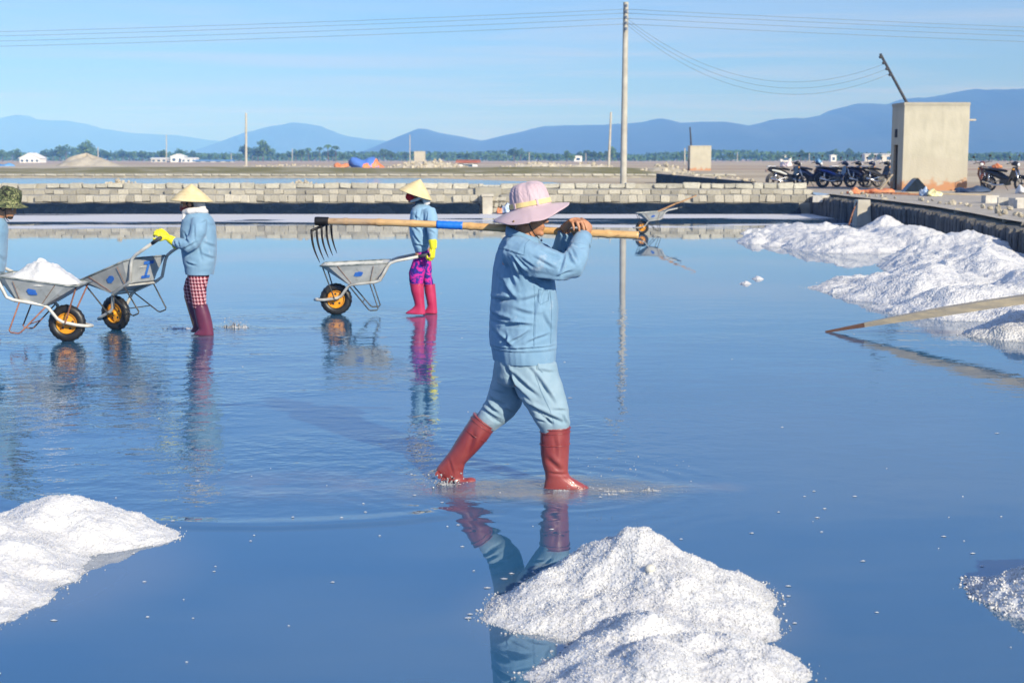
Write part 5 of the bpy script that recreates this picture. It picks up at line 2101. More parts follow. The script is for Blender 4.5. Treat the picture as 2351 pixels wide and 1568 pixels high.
# far hand laid over it, fingers hanging down on the near side
add_hand(bd, P(1299, 520, .055), P(1322, 503, -.02) - P(1299, 520, .055), Vector((.18, -.35, .9)), -1, (42, 46, 22), 1.04, .26, tcurl=.9)
V, F = fuse(bd, .0046, 2)
body = np_obj('body', V, F, M['skin'], man.root)
face_parts(man, HC, Rh)
hr = MB(); hr.ell(HC + Rh @ Vector((-.02, 0, .03)), (.094, .079, .10), Rh)
V, F = fuse(hr, .01, 1)
keep = (V - np.array(HC)) @ np.array(Rh)
V = V + 0
fm_ = keep[F].mean(1)
F2 = F[(fm_[:, 0] < .035) & (fm_[:, 2] > -.045)]
np_obj('hair', V, F2, M['hair'], man.root)

# ---- jacket (the back turned a little towards the pan's near side)
jk = MB()
man.rot = R(17)
jk.loft([man.ring((1166, 536), (1236, 560), .085), man.ring((1154, 548), (1244, 566), .130)] + man.hrings([(566, 1146, 1254, .175), (586, 1139, 1262, .212), (620, 1132, 1270, .228), (660, 1128, 1275, .228), (700, 1126, 1280, .226),
                    (740, 1123, 1279, .224), (772, 1122, 1278, .222), (795, 1124, 1277, .216), (800, 1129, 1275, .206), (822, 1132, 1274, .203), (827, 1134, 1273, .198)]))
jk.tube([P(1180, 578, -.13), P(1205, 590, -.19), P(1245, 603, -.225), P(1288, 614, -.24), P(1312, 610, -.225), P(1324, 590, -.16), P(1331, 565, -.085), P(1338, 546, -.03)],
        [.098, .100, .090, .078, .073, .066, .058, .047], 20)
jk.tube([P(1186, 574, .13), P(1240, 594, .22), P(1282, 606, .26), P(1292, 585, .21), P(1295, 555, .14), P(1298, 530, .085)], [.095, .088, .073, .066, .056, .045], 20)
V, F = fuse(jk, .0060, 5)
V = relax(V, F, 2)
N = normals(V, F)
X2 = man.xz
seg = []
def S(u0, v0, u1, v1, dep=.009, wid=.011, dy=-.18):
    seg.append((X2(u0, v0, dy), X2(u1, v1, dy), dep, wid))
S(1149, 571, 1203, 585, .004, .005); S(1160, 560, 1149, 571, .004, .006)
S(1172, 588, 1205, 625, .010, .010); S(1180, 584, 1210, 612, .008, .008); S(1190, 586, 1222, 610, .007, .009); S(1166, 594, 1190, 640, .010, .013)
S(1158, 600, 1180, 655, .009, .014); S(1210, 636, 1294, 646, .012, .010, -.22); S(1218, 640, 1248, 655, .011, .012)
S(1293, 586, 1284, 622, .010, .009, -.24); S(1302, 580, 1316, 604, .010, .008, -.2); S(1312, 572, 1326, 596, .007, .007, -.15); S(1280, 634, 1310, 622, .008, .009, -.24)
S(1240, 575, 1290, 590, .007, .010, -.22); S(1225, 590, 1270, 612, .006, .010, -.22); S(1316, 560, 1340, 566, .006, .007, -.08)
S(1150, 655, 1180, 685, .011, .012); S(1128, 692, 1180, 686, .013, .013); S(1145, 640, 1165, 665, .007, .012); S(1130, 726, 1172, 738, .013, .013)
S(1133, 741, 1216, 747, .011, .011); S(1150, 752, 1190, 742, .008, .010); S(1134, 764, 1170, 796, .013, .013); S(1160, 770, 1166, 797, .010, .009); S(1172, 787, 1212, 762, .009, .010)
S(1212, 786, 1258, 770, .007, .010); S(1236, 660, 1228, 720, .006, .012); S(1228, 655, 1226, 790, .003, .005); S(1255, 660, 1240, 700, .006, .012); S(1190, 690, 1240, 680, .006, .014)
S(1180, 710, 1225, 722, .006, .014); S(1246, 720, 1266, 760, .006, .012)
S(1126, 797, 1275, 794, .006, .006, -.1)
V = crease(V, N, [(a, b, d_ * 1.9, w_ * .85) for a, b, d_, w_ in seg])
N = normals(V, F)
V = V + N * (fbm(V * np.array([1, 1, .6]), 15, 3, 4) * .007)[:, None]
jacket = np_obj('jacket', V, F, M['jacket'], man.root)
M['seam'] = mat('seam_thread', (.09, .19, .31), None, .9)
stitched(man, V, F, [[(1146, 571), (1175, 577), (1203, 586)], [(1203, 586), (1206, 560), (1215, 552)], [(1226, 655), (1227, 700), (1225, 760), (1226, 795)], [(1178, 588), (1186, 610), (1198, 626), (1208, 636)], [(1262, 668), (1266, 700), (1265, 760), (1264, 794)], [(1237, 664), (1258, 668), (1259, 690), (1240, 700), (1236, 690), (1237, 664)]], jacket, M['seam'])
# gathers of the hem band
hm = MB()
rows = []
for vv, a_, b_, hw in ((799, 1128.5, 1275.5, .2075), (803, 1128, 1276, .2085), (812, 1130, 1275, .2075), (823, 1131, 1274.5, .2065), (828, 1133, 1273.5, .203)):
    ring = man.ring((a_, vv), (b_, vv), hw, 0, 96)
    c_ = sum((Vector(q) for q in ring), Vector()) / 96
    rows.append([tuple(Vector(q) + (Vector(q) - c_).normalized() * (.0022 * math.sin(k * 1.6 + 2 * math.sin(k * .3)))) for k, q in enumerate(ring)])
hm.loft(rows, cap=False)
hm.build('hem_band', M['jacket'], jacket, smooth=True)
man.rot = 0.0
# collar
cl_ = MB()
n = 30
rings = []
for vv, sc, fr in ((551, 1.0, 0), (541, 1.05, 0), (529, 1.13, .0), (528, 1.19, .0), (538, 1.22, 0), (548, 1.24, 0)):
    ring = []
    for k in range(n):
        t_ = R(32) + (2 * math.pi - R(64)) * k / (n - 1)
        c_ = P(1203, vv + 15 * math.cos(t_) + 7)
        ring.append(c_ + Vector((.083 * sc * math.cos(t_), .083 * sc * math.sin(t_), 0)))
    rings.append(ring)
V, F = [], []
for r_ in rings:
    V += r_
for i in range(len(rings) - 1):
    for k in range(n - 1):
        F.append((i * n + k, i * n + k + 1, (i + 1) * n + k + 1, (i + 1) * n + k))
cl_.add(V, F)
co = cl_.build('collar', M['jacket'], jacket, smooth=True, fixn=False)
co.modifiers.new('thickness', 'SOLIDIFY').thickness = .003
for (u, v, dy) in ((1350, 546, -.075), (1243, 552, -.13)):
    b = MB(); b.ell(P(u, v, dy), (.006, .005, .008), seg=10, rings=6)
    b.build('button', M['button'], jacket, smooth=True)
# cuff
cf = MB()
c0, c1_ = P(1333, 562, -.07), P(1340, 544, -.025)
ax = (c1_ - c0).normalized()
cf.tube([c0, c0.lerp(c1_, .5), c1_, c1_ + ax * .006, c0.lerp(c1_, .9)], [.056, .0535, .051, .049, .044], 22, cap=False)
cf.build('cuff', M['jacket'], jacket, smooth=True)
# chest pocket
pk = MB()
for_z = P(1246, 700, -.2)

# ---- trousers
tr = MB()
tr.loft(man.hrings([(800, 1138, 1268, .185), (830, 1136, 1272, .19), (860, 1135, 1276, .188), (876, 1142, 1262, .165), (884, 1160, 1235, .10)]))
tr.loft(man.hrings([(830, 1160, 1277, .105, -.085), (855, 1163, 1282, .112, -.09), (880, 1174, 1291, .110, -.095), (910, 1190, 1300, .104, -.10), (935, 1208, 1306, .098, -.10), (955, 1220, 1308, .094, -.10), (968, 1228, 1309, .088, -.10), (980, 1237, 1307, .080, -.10), (1000, 1246, 1302, .066, -.10)]))
tr.loft([man.ring(*q, dy=.09) for q in (((1133, 830), (1215, 830), .10), ((1129, 865), (1208, 868), .105), ((1123, 895), (1203, 905), .10), ((1114, 920), (1196, 932), .096), ((1104, 938), (1180, 955), .09), ((1096, 950), (1152, 975), .082), ((1088, 962), (1134, 990), .062))])
V, F = fuse(tr, .0072, 5)
V = relax(V, F, 2)
N = normals(V, F)
seg = []
S(1164, 850, 1232, 906, .010, .011); S(1164, 868, 1204, 918, .012, .012); S(1158, 838, 1193, 924, .012, .012); S(1213, 842, 1256, 894, .008, .010); S(1235, 850, 1275, 856, .006, .010)
S(1194, 920, 1292, 972, .014, .012); S(1246, 880, 1272, 925, .006, .012); S(1180, 880, 1215, 920, .009, .010); S(1222, 862, 1262, 905, .006, .009)
S(1222, 962, 1250, 968, .009, .008); S(1255, 958, 1268, 976, .008, .007); S(1292, 955, 1300, 972, .009, .008); S(1270, 940, 1300, 945, .006, .009); S(1232, 948, 1270, 970, .008, .008)
S(1114, 925, 1142, 948, .010, .009, .0); S(1120, 912, 1160, 930, .009, .010, .0); S(1104, 940, 1150, 965, .009, .008, .0); S(1160, 940, 1180, 950, .008, .009, .0); S(1128, 895, 1165, 905, .007, .010, .0); S(1118, 952, 1150, 972, .008, .007, 0)
S(1232, 830, 1233, 850, .010, .004)
V = crease(V, N, [(a, b, d_ * 1.8, w_ * .85) for a, b, d_, w_ in seg])
N = normals(V, F)
V = V + N * (fbm(V, 13, 9, 4) * .008)[:, None]
tro = np_obj('trousers', V, F, M['trouser'], man.root)
stitched(man, V, F, [[(1233, 829), (1236, 845), (1246, 856)], [(1228, 860), (1243, 900), (1262, 940), (1272, 972)], [(1168, 834), (1172, 870), (1188, 915)]], tro, M['seam'])


# ---- boots
def boot(f, rings_, foot, name, m_, voxel, sole=None, bands=(), extra=None, hollow=None):
    mb = MB()
    mb.loft([f.ring(*q) for q in rings_])
    if foot:
        for pts, rad, flat in foot:
            mb.tube(pts, rad, 18, flat=((0, 0, 1), flat))
    V, F = fuse(mb, voxel, 3)
    V = relax(V, F, 1)
    if extra is not None:
        N = normals(V, F)
        V = extra(V, N)
    ob = np_obj(name, V, F, m_, f.root)
    for (A, B_, hw, dy, rr_) in bands:
        t_ = MB()
        t_.tube([Vector(q) for q in f.ring(A, B_, hw, dy, 36, 2.1)], rr_, 6, closed=True, cap=False)
        t_.build('rubber_band', m_, ob, smooth=True)
    return ob


E2 = 2.1
dyF = -.10
fr_rings = [((1241, 979), (1309, 978), .083, dyF, 28, E2), ((1240, 1005), (1308.5, 1004), .081, dyF, 28, E2), ((1241, 1040), (1306.5, 1040), .076, dyF, 28, E2), ((1245, 1065), (1305, 1065), .066, dyF, 28, E2), ((1251, 1085), (1304, 1083), .056, dyF, 28, E2),
            ((1252, 1098), (1310, 1094), .050, dyF, 28, E2), ((1250, 1108), (1324, 1102), .048, dyF, 28, E2), ((1249, 1116), (1340, 1111), .047, dyF, 28, E2), ((1249, 1124), (1353, 1120), .046, dyF, 28, E2), ((1249, 1131), (1357, 1127), .044, dyF, 28, E2)]


def fdent(V, N):
    sg = [(man.xz(1258, 1052, -.17), man.xz(1284, 1082, -.17), .010, .016), (man.xz(1262, 1086, -.16), man.xz(1300, 1092, -.16), .006, .008), (man.xz(1290, 1094, -.15), man.xz(1318, 1112, -.15), .004, .006), (man.xz(1272, 1000, -.18), man.xz(1276, 1045, -.18), .004, .012)]
    return crease(V, N, sg)


boot(man, fr_rings, None, 'boot', M['boot_red'], .006, bands=[((1239.5, 982), (1310, 981), .0845, dyF, .0035), ((1239, 991), (1309.5, 990), .0835, dyF, .0025), ((1239, 1019), (1308.5, 1018), .0805, dyF, .0025), ((1248.5, 1119), (1348, 1116), .0475, dyF, .003), ((1248, 1127), (1357.5, 1124.5), .0465, dyF, .004)], extra=fdent)
dB = .09
bk_rings = [((1088, 947), (1137, 982), .083, dB, 28, E2), ((1072, 973), (1122, 1006), .081, dB, 28, E2), ((1052, 1003), (1102, 1029), .076, dB, 28, E2), ((1034, 1033), (1081, 1050), .066, dB, 28, E2), ((1018, 1054), (1068, 1064), .056, dB, 28, E2), ((1005, 1070), (1064, 1080), .05, dB, 28, E2), ((1001, 1078), (1064, 1096), .047, dB, 28, E2), ((1010, 1089), (1060, 1108), .044, dB, 28, E2)]
foot = [([P(1014, 1080, dB), P(1032, 1093, dB), P(1052, 1105, dB), P(1066, 1108, dB), P(1082, 1104, dB), P(1092, 1104, dB)], [.040, .045, .046, .044, .037, .024], .62)]


def bdent(V, N):
    return crease(V, N, [(man.xz(1088, 985, .02), man.xz(1072, 1050, .02), .010, .017), (man.xz(1060, 1085, .03), man.xz(1070, 1105, .03), .007, .007), (man.xz(1030, 1058, .02), man.xz(1040, 1090, .02), .004, .007)])


bb = boot(man, bk_rings, foot, 'boot', M['boot_red'], .006, bands=[((1087, 948.5), (1136.5, 984), .0845, dB, .0035), ((1081, 957), (1131, 992), .0835, dB, .0025), ((1067, 981), (1117, 1012.5), .0805, dB, .0025)], extra=bdent)
# tread of the lifted sole
tdm = MB()
path = [(1001, 1081), (1013, 1095), (1026, 1102), (1038, 1112), (1050, 1120), (1064, 1119), (1078, 1113), (1092, 1110)]
pts = [P(u, v, dB) for u, v in path]
for i in range(len(pts) - 1):
    a, b = pts[i], pts[i + 1]
    t_ = (b - a).normalized(); up = Vector((0, 1, 0)).cross(t_)
    if up.z < 0:
        up = -up
    c_ = (a + b) / 2
    L = (b - a).length
    Rm = Matrix((t_, Vector((0, 1, 0)), up)).transposed()
    tdm.box(c_ + up * .006, (L * 1.02, .084, .016), Rm)
    for q in (-.25, .25):
        tdm.box(c_ + t_ * L * q - up * .005, (L * .26, .080, .012), Rm)
tdm.build('sole', M['boot_red'], bb)

# ---- sun hat
hatc = P(1218, 476)
Ht = Matrix.Rotation(R(-8), 3, 'Z') @ Matrix.Rotation(R(-11), 3, 'Y')
hat = MB()
prof = [(.002, .136), (.03, .137), (.06, .131), (.084, .118), (.097, .098), (.104, .07), (.108, .04), (.111, .012), (.114, .0)]
brim = [(.125, -.002), (.14, .0), (.16, .0), (.18, .0), (.20, .0), (.212, .0), (.2135, -.003), (.212, -.006), (.19, -.006), (.16, -.006), (.13, -.006), (.112, -.006)]
NH = 96
rings = []
for r0, z0 in prof + brim:
    ring = []
    for k in range(NH):
        t_ = 2 * math.pi * k / NH
        r_, z_ = r0, z0
        if r0 <= .114 and z0 >= 0:
            w_ = min(1, r0 / .09)
            r_ += w_ * (.0035 * math.sin(9 * t_ + 6 * z0) + .002 * math.sin(23 * t_ + 20 * z0)) * (1 if z0 > .02 else .3)
            z_ += .006 * math.sin(2 * t_ + 1) * (1 - r0 / .12) + (.005 * math.sin(5 * t_) * w_ if z0 > .1 else 0)
        else:
            q = max(0, (r0 - .114) / .1)
            side = math.sin(t_) ** 2
            dr_ = (.022 + .058 * side) * q ** 1.25 + (.006 if math.cos(t_) < 0 else 0) * q
            z_ -= dr_
            z_ += .006 * q * math.sin(3 * t_ + .8) + .003 * q * math.sin(7 * t_)
            r_ *= 1 - .05 * side * q
        ring.append((r_ * math.cos(t_) * 1.03, r_ * math.sin(t_) * .97, z_))
    rings.append(ring)
hat.loft(rings, cap=False)
hat_o = hat.build('sun_hat', M['hat'], man.root, smooth=True)
hat_o.location = hatc
hat_o.rotation_euler = Ht.to_euler()
bdm = MB()
rb = []
for k in range(64):
    t_ = 2 * math.pi * k / 64
    r_ = .1135 + .0012 * math.sin(9 * t_)
    rb.append([(r_ * 1.03 * math.cos(t_), r_ * .97 * math.sin(t_), .008), ((r_ + .0035) * 1.03 * math.cos(t_), (r_ + .0035) * .97 * math.sin(t_), .008), ((r_ + .002) * 1.03 * math.cos(t_), (r_ + .002) * .97 * math.sin(t_), .034), ((r_ - .004) * 1.03 * math.cos(t_), (r_ - .004) * .97 * math.sin(t_), .034)])
bdm.loft(rb, cap=False, closed=True)
bdm.build('hat_band', M['band'], hat_o, smooth=False)
for t_ in (R(-62), R(-128)):
    lp = MB()
    r_ = .1165
    c_ = Vector((r_ * 1.03 * math.cos(t_), r_ * .97 * math.sin(t_), .021))
    lp.box(c_, (.012, .007, .034), Matrix.Rotation(t_ + math.pi / 2, 3, 'Z'))
    lp.build('belt_loop', M['hat'], hat_o)
sn = MB(); sn.ell((-.085, -.168, -.058), (.007, .004, .006), seg=10, rings=6)
sn.build('snap_button', M['brass'], hat_o, smooth=True)
ck = MB()
ck.tube([P(1212, 508, -.095), P(1219, 524, -.088), P(1228, 539, -.068), P(1238, 548, -.035)], .0034, 6)
ck.build('chin_cord', M['cord'], man.root)

# ---- rake
DYP = .10
pole_pts = [Vector(px(u, v, 8.0 + DYP + (u - 1300) * -.00012)) for u, v in ((728, 508), (900, 511.5), (1060, 518.5), (1170, 525), (1290, 532), (1380, 536.5), (1466, 540.5))]
rk = thing('bamboo_rake', 'long bamboo rake with five black iron tines and blue tape, on the walker shoulder', 'rake', pole_pts[0])
o0 = pole_pts[0]
def along(t_):
    L = [0]
    for a, b in zip(pole_pts, pole_pts[1:]):
        L.append(L[-1] + (b - a).length)
    s_ = t_ * L[-1]
    for i in range(len(L) - 1):
        if s_ <= L[i + 1] + 1e-9:
            return pole_pts[i].lerp(pole_pts[i + 1], (s_ - L[i]) / (L[i + 1] - L[i])) - o0
    return pole_pts[-1] - o0
pts, rad = [], []
nodes = [.09, .195, .30, .48, .58, .655, .77, .905]
NN = 140
for i in range(NN + 1):
    t_ = i / NN
    r_ = .0195 + .003 * t_
    for nd in nodes:
        e = (t_ - nd)
        r_ += .0042 * math.exp(-(e / .006) ** 2) - .0016 * math.exp(-(e / .0022) ** 2)
    pts.append(along(t_)); rad.append(r_)
def bamboo():
    m_ = mat('bamboo', (.52, .29, .10), (.64, .42, .19), .4, scale=4, stretch=(.6, 14, 14), bump=.0008, bscale=30, coat=.15)
    t = m_.node_tree
    b = [x for x in t.nodes if x.type == 'BSDF_PRINCIPLED'][0]
    k = NT.__new__(NT); k.t = t
    src = b.inputs['Base Color'].links[0].from_socket
    tcn = k.n('ShaderNodeTexCoord')
    s_ = k.n('ShaderNodeSeparateXYZ')
    k.put(s_.inputs[0], tcn.outputs['Object'])
    # older weathered end near the iron head
    old = k.m('MULTIPLY', k.ss(k.m('ADD', s_.outputs[0], k.m('MULTIPLY', k.noise(tcn.outputs['Object'], 9, 4), .5)), .85, .45), k.m('MULTIPLY_ADD', k.noise(tcn.outputs['Object'], 22, 4), .7, .4), clamp=True)
    c = k.mix(old, src, (.34, .25, .17))
    blot = k.ss(k.noise(k.mapping(tcn.outputs['Object'], scale=(1, 3, 3)), 14, 4, .7), .54, .68)
    c = k.mix(k.m('MULTIPLY', blot, .7), c, (.20, .11, .06))
    k.put(b.inputs['Base Color'], c)
    return m_
M['bamboo'] = bamboo()
MB().tube(pts, rad, 16).build('pole', M['bamboo'], rk, smooth=True)
tp_, tr_ = [], []
for i in range(13):
    t_ = .374 + (.455 - .374) * i / 12
    tp_.append(along(t_)); tr_.append(.0228 + .0011 * math.sin(i * 2.3))
MB().tube(tp_, tr_, 16).build('blue_tape', mat('blue_tape', (.01, .14, .62), (.015, .19, .70), .4, scale=20), rk, smooth=True)
a0, a1 = along(0), along(.036)
dxp = (a1 - a0).normalized()
MB().tube([a0 - dxp * .012, a0, a1], [.024, .0255, .0245], 14).build('ferrule', M['black_iron'], rk, auto=40)
hd = rk
barc = along(.018) + Vector((.0, 0, -.030))
bA = Vector(px(711, 531, 8.0)) - o0 + Vector((0, -.06, 0))
bB = Vector(px(757, 511, 8.2)) - o0 + Vector((0, .05, 0))
bA = Vector((bA.x, -.10, bA.z)); bB = Vector((bB.x, .11, bB.z))
MB().tube([bA, bA.lerp(bB, .5), bB], [.008, .0095, .008], 8).build('rake_bar', M['black_iron'], rk, smooth=True)
MB().tube([along(.018), bA.lerp(bB, .5)], [.015, .011], 8).build('neck', M['black_iron'], rk, smooth=True)
for i in range(5):
    t_ = i / 4
    top = bA.lerp(bB, t_)
    ln = .182
    tip = top + Vector((.045, 0, -ln)) + Vector((-.004 * i, 0, 0))
    P_ = []
    for k in range(9):
        q = k / 8
        p = top.lerp(tip, q)
        p.x += -.012 * math.sin(math.pi * q)
        P_.append(p)
    MB().tube(P_, [.0068, .0068, .0066, .0062, .0058, .0052, .0044, .0032, .0012], 8).build('tine', M['black_iron'], rk, smooth=True)

# =========================================================== women with conical hats
def plaid():
    m_ = bpy.data.materials.new('red_white_plaid')
    m_.use_nodes = True
    t = NT(m_.node_tree)
    b = t.n('ShaderNodeBsdfPrincipled')
    out = t.n('ShaderNodeOutputMaterial')
    t.put(out.inputs[0], b.outputs[0])
    tcn = t.n('ShaderNodeTexCoord')
    s_ = t.n('ShaderNodeSeparateXYZ')
    t.put(s_.inputs[0], tcn.outputs['Object'])
    X_ = t.m('ADD', s_.outputs[0], t.m('MULTIPLY', s_.outputs[2], .12))
    fx = t.m('FRACT', t.m('MULTIPLY', X_, 30))
    fz = t.m('FRACT', t.m('MULTIPLY', s_.outputs[2], 27))
    w1 = t.m('MAXIMUM', t.m('MULTIPLY', t.m('GREATER_THAN', fx, .12), t.m('LESS_THAN', fx, .46)), t.m('MULTIPLY', t.m('GREATER_THAN', fz, .10), t.m('LESS_THAN', fz, .42)))
    dk = t.m('MAXIMUM', t.m('GREATER_THAN', fx, .74), t.m('GREATER_THAN', fz, .76))
    c = t.mix(w1, (.30, .012, .03), (.62, .34, .38))
    c = t.mix(t.m('MULTIPLY', dk, .85), c, (.03, .006, .02))
    t.put(b.inputs['Base Color'], c)
    b.inputs['Roughness'].default_value = .85
    return m_


def floral():
    m_ = bpy.data.materials.new('bright_flower_print')
    m_.use_nodes = True
    t = NT(m_.node_tree)
    b = t.n('ShaderNodeBsdfPrincipled')
    out = t.n('ShaderNodeOutputMaterial')
    t.put(out.inputs[0], b.outputs[0])
    tcn = t.n('ShaderNodeTexCoord')
    p = tcn.outputs['Object']
    n1 = t.noise(p, 11, 4, .65, 1.2)
    c = t.ramp(n1, [(0, (.015, .01, .16)), (.44, (.02, .015, .30)), (.50, (.55, .01, .25)), (.56, (.70, .02, .30)), (.60, (.03, .02, .36)), (.66, (.60, .18, .12)), (.72, (.05, .03, .40))], 'CONSTANT')
    t.put(b.inputs['Base Color'], c)
    b.inputs['Roughness'].default_value = .8
    return m_


def camo():
    m_ = bpy.data.materials.new('camouflage_cotton')
    m_.use_nodes = True
    t = NT(m_.node_tree)
    b = t.n('ShaderNodeBsdfPrincipled')
    out = t.n('ShaderNodeOutputMaterial')
    t.put(out.inputs[0], b.outputs[0])
    tcn = t.n('ShaderNodeTexCoord')
    n1 = t.noise(tcn.outputs['Object'], 20, 3, .6, 1.2)
    c = t.ramp(n1, [(0, (.015, .016, .012)), (.42, (.05, .07, .03)), (.52, (.30, .31, .14)), (.57, (.025, .03, .02)), (.66, (.12, .14, .06))], 'CONSTANT')
    t.put(b.inputs['Base Color'], c)
    b.inputs['Roughness'].default_value = .9
    return m_


def cone_hat(f, apex, c, r_, name='conical_hat'):
    """straw cone: local z from the rim centre to the apex"""
    ax = (apex - c)
    h = ax.length
    mb = MB()
    n = 56
    rings = []
    for q, dz in ((1.0, 0), (.93, .0), (.8, .001), (.6, .002), (.4, .002), (.2, .002), (.06, .001), (.0, 0)):
        rings.append([(r_ * max(q, .004) * (1 + .004 * math.sin(8 * 6.283 * k / n)) * math.cos(6.283 * k / n), r_ * max(q, .004) * math.sin(6.283 * k / n), h * (1 - q) + .010 * math.sin(math.pi * q)) for k in range(n)])
    inner = [[(x * .985, y * .985, z - .006) for x, y, z in r0] for r0 in reversed(rings)]
    mb.loft(rings + inner, cap=False, closed=True)
    o = mb.build(name, M['straw'], f.root, smooth=True, auto=50)
    o.location = c
    o.rotation_euler = ax.to_track_quat('Z', 'Y').to_euler()
    rm = MB()
    rm.tube([(r_ * math.cos(6.283 * k / 40), r_ * math.sin(6.283 * k / 40), 0) for k in range(40)], .004, 6, closed=True, cap=False)
    rm.build('rim', M['straw'], o, smooth=True)
    for q in (.86, .7, .54, .38, .22):
        rr_ = r_ * q
        rb_ = MB()
        rb_.tube([(rr_ * math.cos(6.283 * k / 40), rr_ * math.sin(6.283 * k / 40), h * (1 - q) + .0105 * math.sin(math.pi * q)) for k in range(40)], .0016, 5, closed=True, cap=False)
        rb_.build('hoop', M['straw'], o, smooth=True)
    return o


def jacket_for(f, rings_, arms, segs, m_, voxel=.011, hem=None):
    mb = MB()
    mb.loft(rings_)
    for pts, rad in arms:
        mb.tube(pts, rad, 16)
    V, F = fuse(mb, voxel, 4)
    V = relax(V, F, 1)
    N = normals(V, F)
    V = crease(V, N, [(a, b, d_ * 1.9, w_ * .9) for a, b, d_, w_ in segs])
    N = normals(V, F)
    V = V + N * (fbm(V, 13, 5, 3) * .006)[:, None]
    ob = np_obj('jacket', V, F, m_, f.root)
    if hem:
        A, B_, C, D, hw, dy = hem
        hb = MB()
        hb.loft([f.ring(A, B_, hw, dy, 40), f.ring(C, D, hw * .97, dy, 40)], cap=False)
        hb.build('hem_band', m_, ob, smooth=True)
    return ob


# ---- woman in plaid trousers with the tipped barrow
M['plaid'] = plaid(); M['floral'] = floral(); M['camo'] = camo()
c3 = lambda x, y: (x / 3.880, 391.85 + y / 3.880)
g = Fig(457, 768, 15.0, 'person in straw conical hat, blue jacket and red plaid trousers tipping a barrow')
Q = lambda x, y, dy=0.0: g.P(*c3(x, y), dy)
RG = lambda A, B_, hw, dy=0.0: g.ring(c3(*A), c3(*B_), hw, dy, 28, 2.3)
RW = Matrix.Rotation(math.pi + R(8), 3, 'Z') @ Matrix.Rotation(R(6), 3, 'Y')
hc = Q(1690, 300)
bd = MB()
add_head(bd, hc, RW, .95)
bd.tube([Q(1745, 430), Q(1725, 380), Q(1705, 320)], [.06, .05, .05], 14)
bd.loft([RG((1680, 430), (1850, 430), .14), RG((1660, 600), (1890, 600), .15), RG((1670, 800), (1880, 800), .15), RG((1690, 930), (1850, 930), .14)])
hw0 = Q(1548, 640, -.19)
bd.tube([Q(1765, 470, -.15), Q(1690, 660, -.21), Q(1600, 645, -.20), hw0], [.042, .036, .028, .024], 10)
bd.tube([Q(1765, 470, .15), Q(1720, 660, .22), Q(1650, 640, .28)], [.042, .036, .028], 10)
add_hand(bd, Q(1650, 640, .28), Vector((-1, .05, .1)), Vector((0, .2, 1)), 1, (60, 60, 40), .9)
bd.tube([Q(1765, 930, -.07), Q(1760, 1120, -.07), Q(1830, 1420, -.07)], [.07, .05, .04], 10)
bd.tube([Q(1730, 930, .08), Q(1680, 1120, .08), Q(1755, 1400, .08)], [.07, .05, .04], 10)
V, F = fuse(bd, .008, 3)
np_obj('body', V, F, M['skin'], g.root)
face_parts(g, hc, RW, .95)
hr = MB(); hr.ell(hc + RW @ Vector((-.022, 0, .03)), (.092, .078, .098), RW)
hr.build('hair', M['hair'], g.root, smooth=True)
mk = MB(); mk.ell(hc + RW @ Vector((.045, 0, -.045)), (.062, .062, .052), RW)
mk.build('face_mask', M['maroon'], g.root, smooth=True)
sc_ = MB()
sc_.tube([Q(1650, 372, -.06), Q(1690, 362, -.11), Q(1760, 352, -.11), Q(1825, 362, -.05), Q(1835, 368, .04), Q(1770, 352, .11), Q(1690, 358, .10), Q(1648, 368, .03)], [.035, .038, .034, .03, .03, .034, .036, .035], 12, closed=True, cap=False)
sc_.tube([Q(1655, 375, -.06), Q(1640, 420, -.09), Q(1625, 440, -.10)], [.03, .024, .012], 10)
sc_.tube([Q(1800, 350, 0), Q(1770, 300, 0), Q(1740, 270, 0)], [.05, .07, .07], 12)
V, F = fuse(sc_, .009, 2)
N = normals(V, F)
V = V + N * (fbm(V, 30, 2, 3) * .006)[:, None]
np_obj('scarf', V, F, M['white_cloth'], g.root)
cone_hat(g, Q(1706, 118), Q(1704, 268), .222)
rings_ = [RG((1700, 352), (1800, 352), .07), RG((1650, 395), (1850, 380), .14), RG((1625, 440), (1895, 430), .19), RG((1612, 520), (1918, 510), .205), RG((1615, 620), (1927, 620), .205), RG((1622, 720), (1926, 720), .205), RG((1635, 810), (1918, 820), .20), RG((1650, 860), (1910, 870), .19), RG((1655, 910), (1900, 920), .18)]
arms = [([Q(1775, 440, -.14), Q(1765, 540, -.20), Q(1715, 650, -.235), Q(1670, 672, -.235), Q(1600, 648, -.215), Q(1548, 636, -.195)], [.085, .082, .072, .068, .058, .046]),
        ([Q(1775, 440, .14), Q(1760, 560, .21), Q(1720, 660, .25), Q(1660, 640, .28)], [.08, .078, .066, .048])]
X3 = lambda x, y: g.xz(*c3(x, y), -.18)
sg = [(X3(*a), X3(*b), d_, w_) for a, b, d_, w_ in (((1640, 560), (1700, 640), .010, .012), ((1650, 700), (1760, 640), .012, .013), ((1660, 760), (1780, 700), .010, .014), ((1770, 640), (1800, 800), .007, .015), ((1660, 820), (1740, 850), .010, .012), ((1850, 480), (1900, 520), .006, .014), ((1560, 625), (1580, 670), .008, .009), ((1600, 625), (1620, 670), .008, .009), ((1780, 480), (1850, 440), .005, .01), ((1820, 640), (1900, 700), .008, .016), ((1800, 740), (1890, 800), .008, .016), ((1740, 480), (1760, 620), .006, .012))]
jacket_for(g, rings_, arms, sg, M['jacket'], hem=(c3(1650, 862), c3(1908, 870), c3(1660, 918), c3(1898, 924), .186, 0))
tr = MB()
tr.loft([RG((1668, 880), (1880, 880), .165), RG((1675, 930), (1862, 930), .16), RG((1680, 985), (1850, 985), .13)])
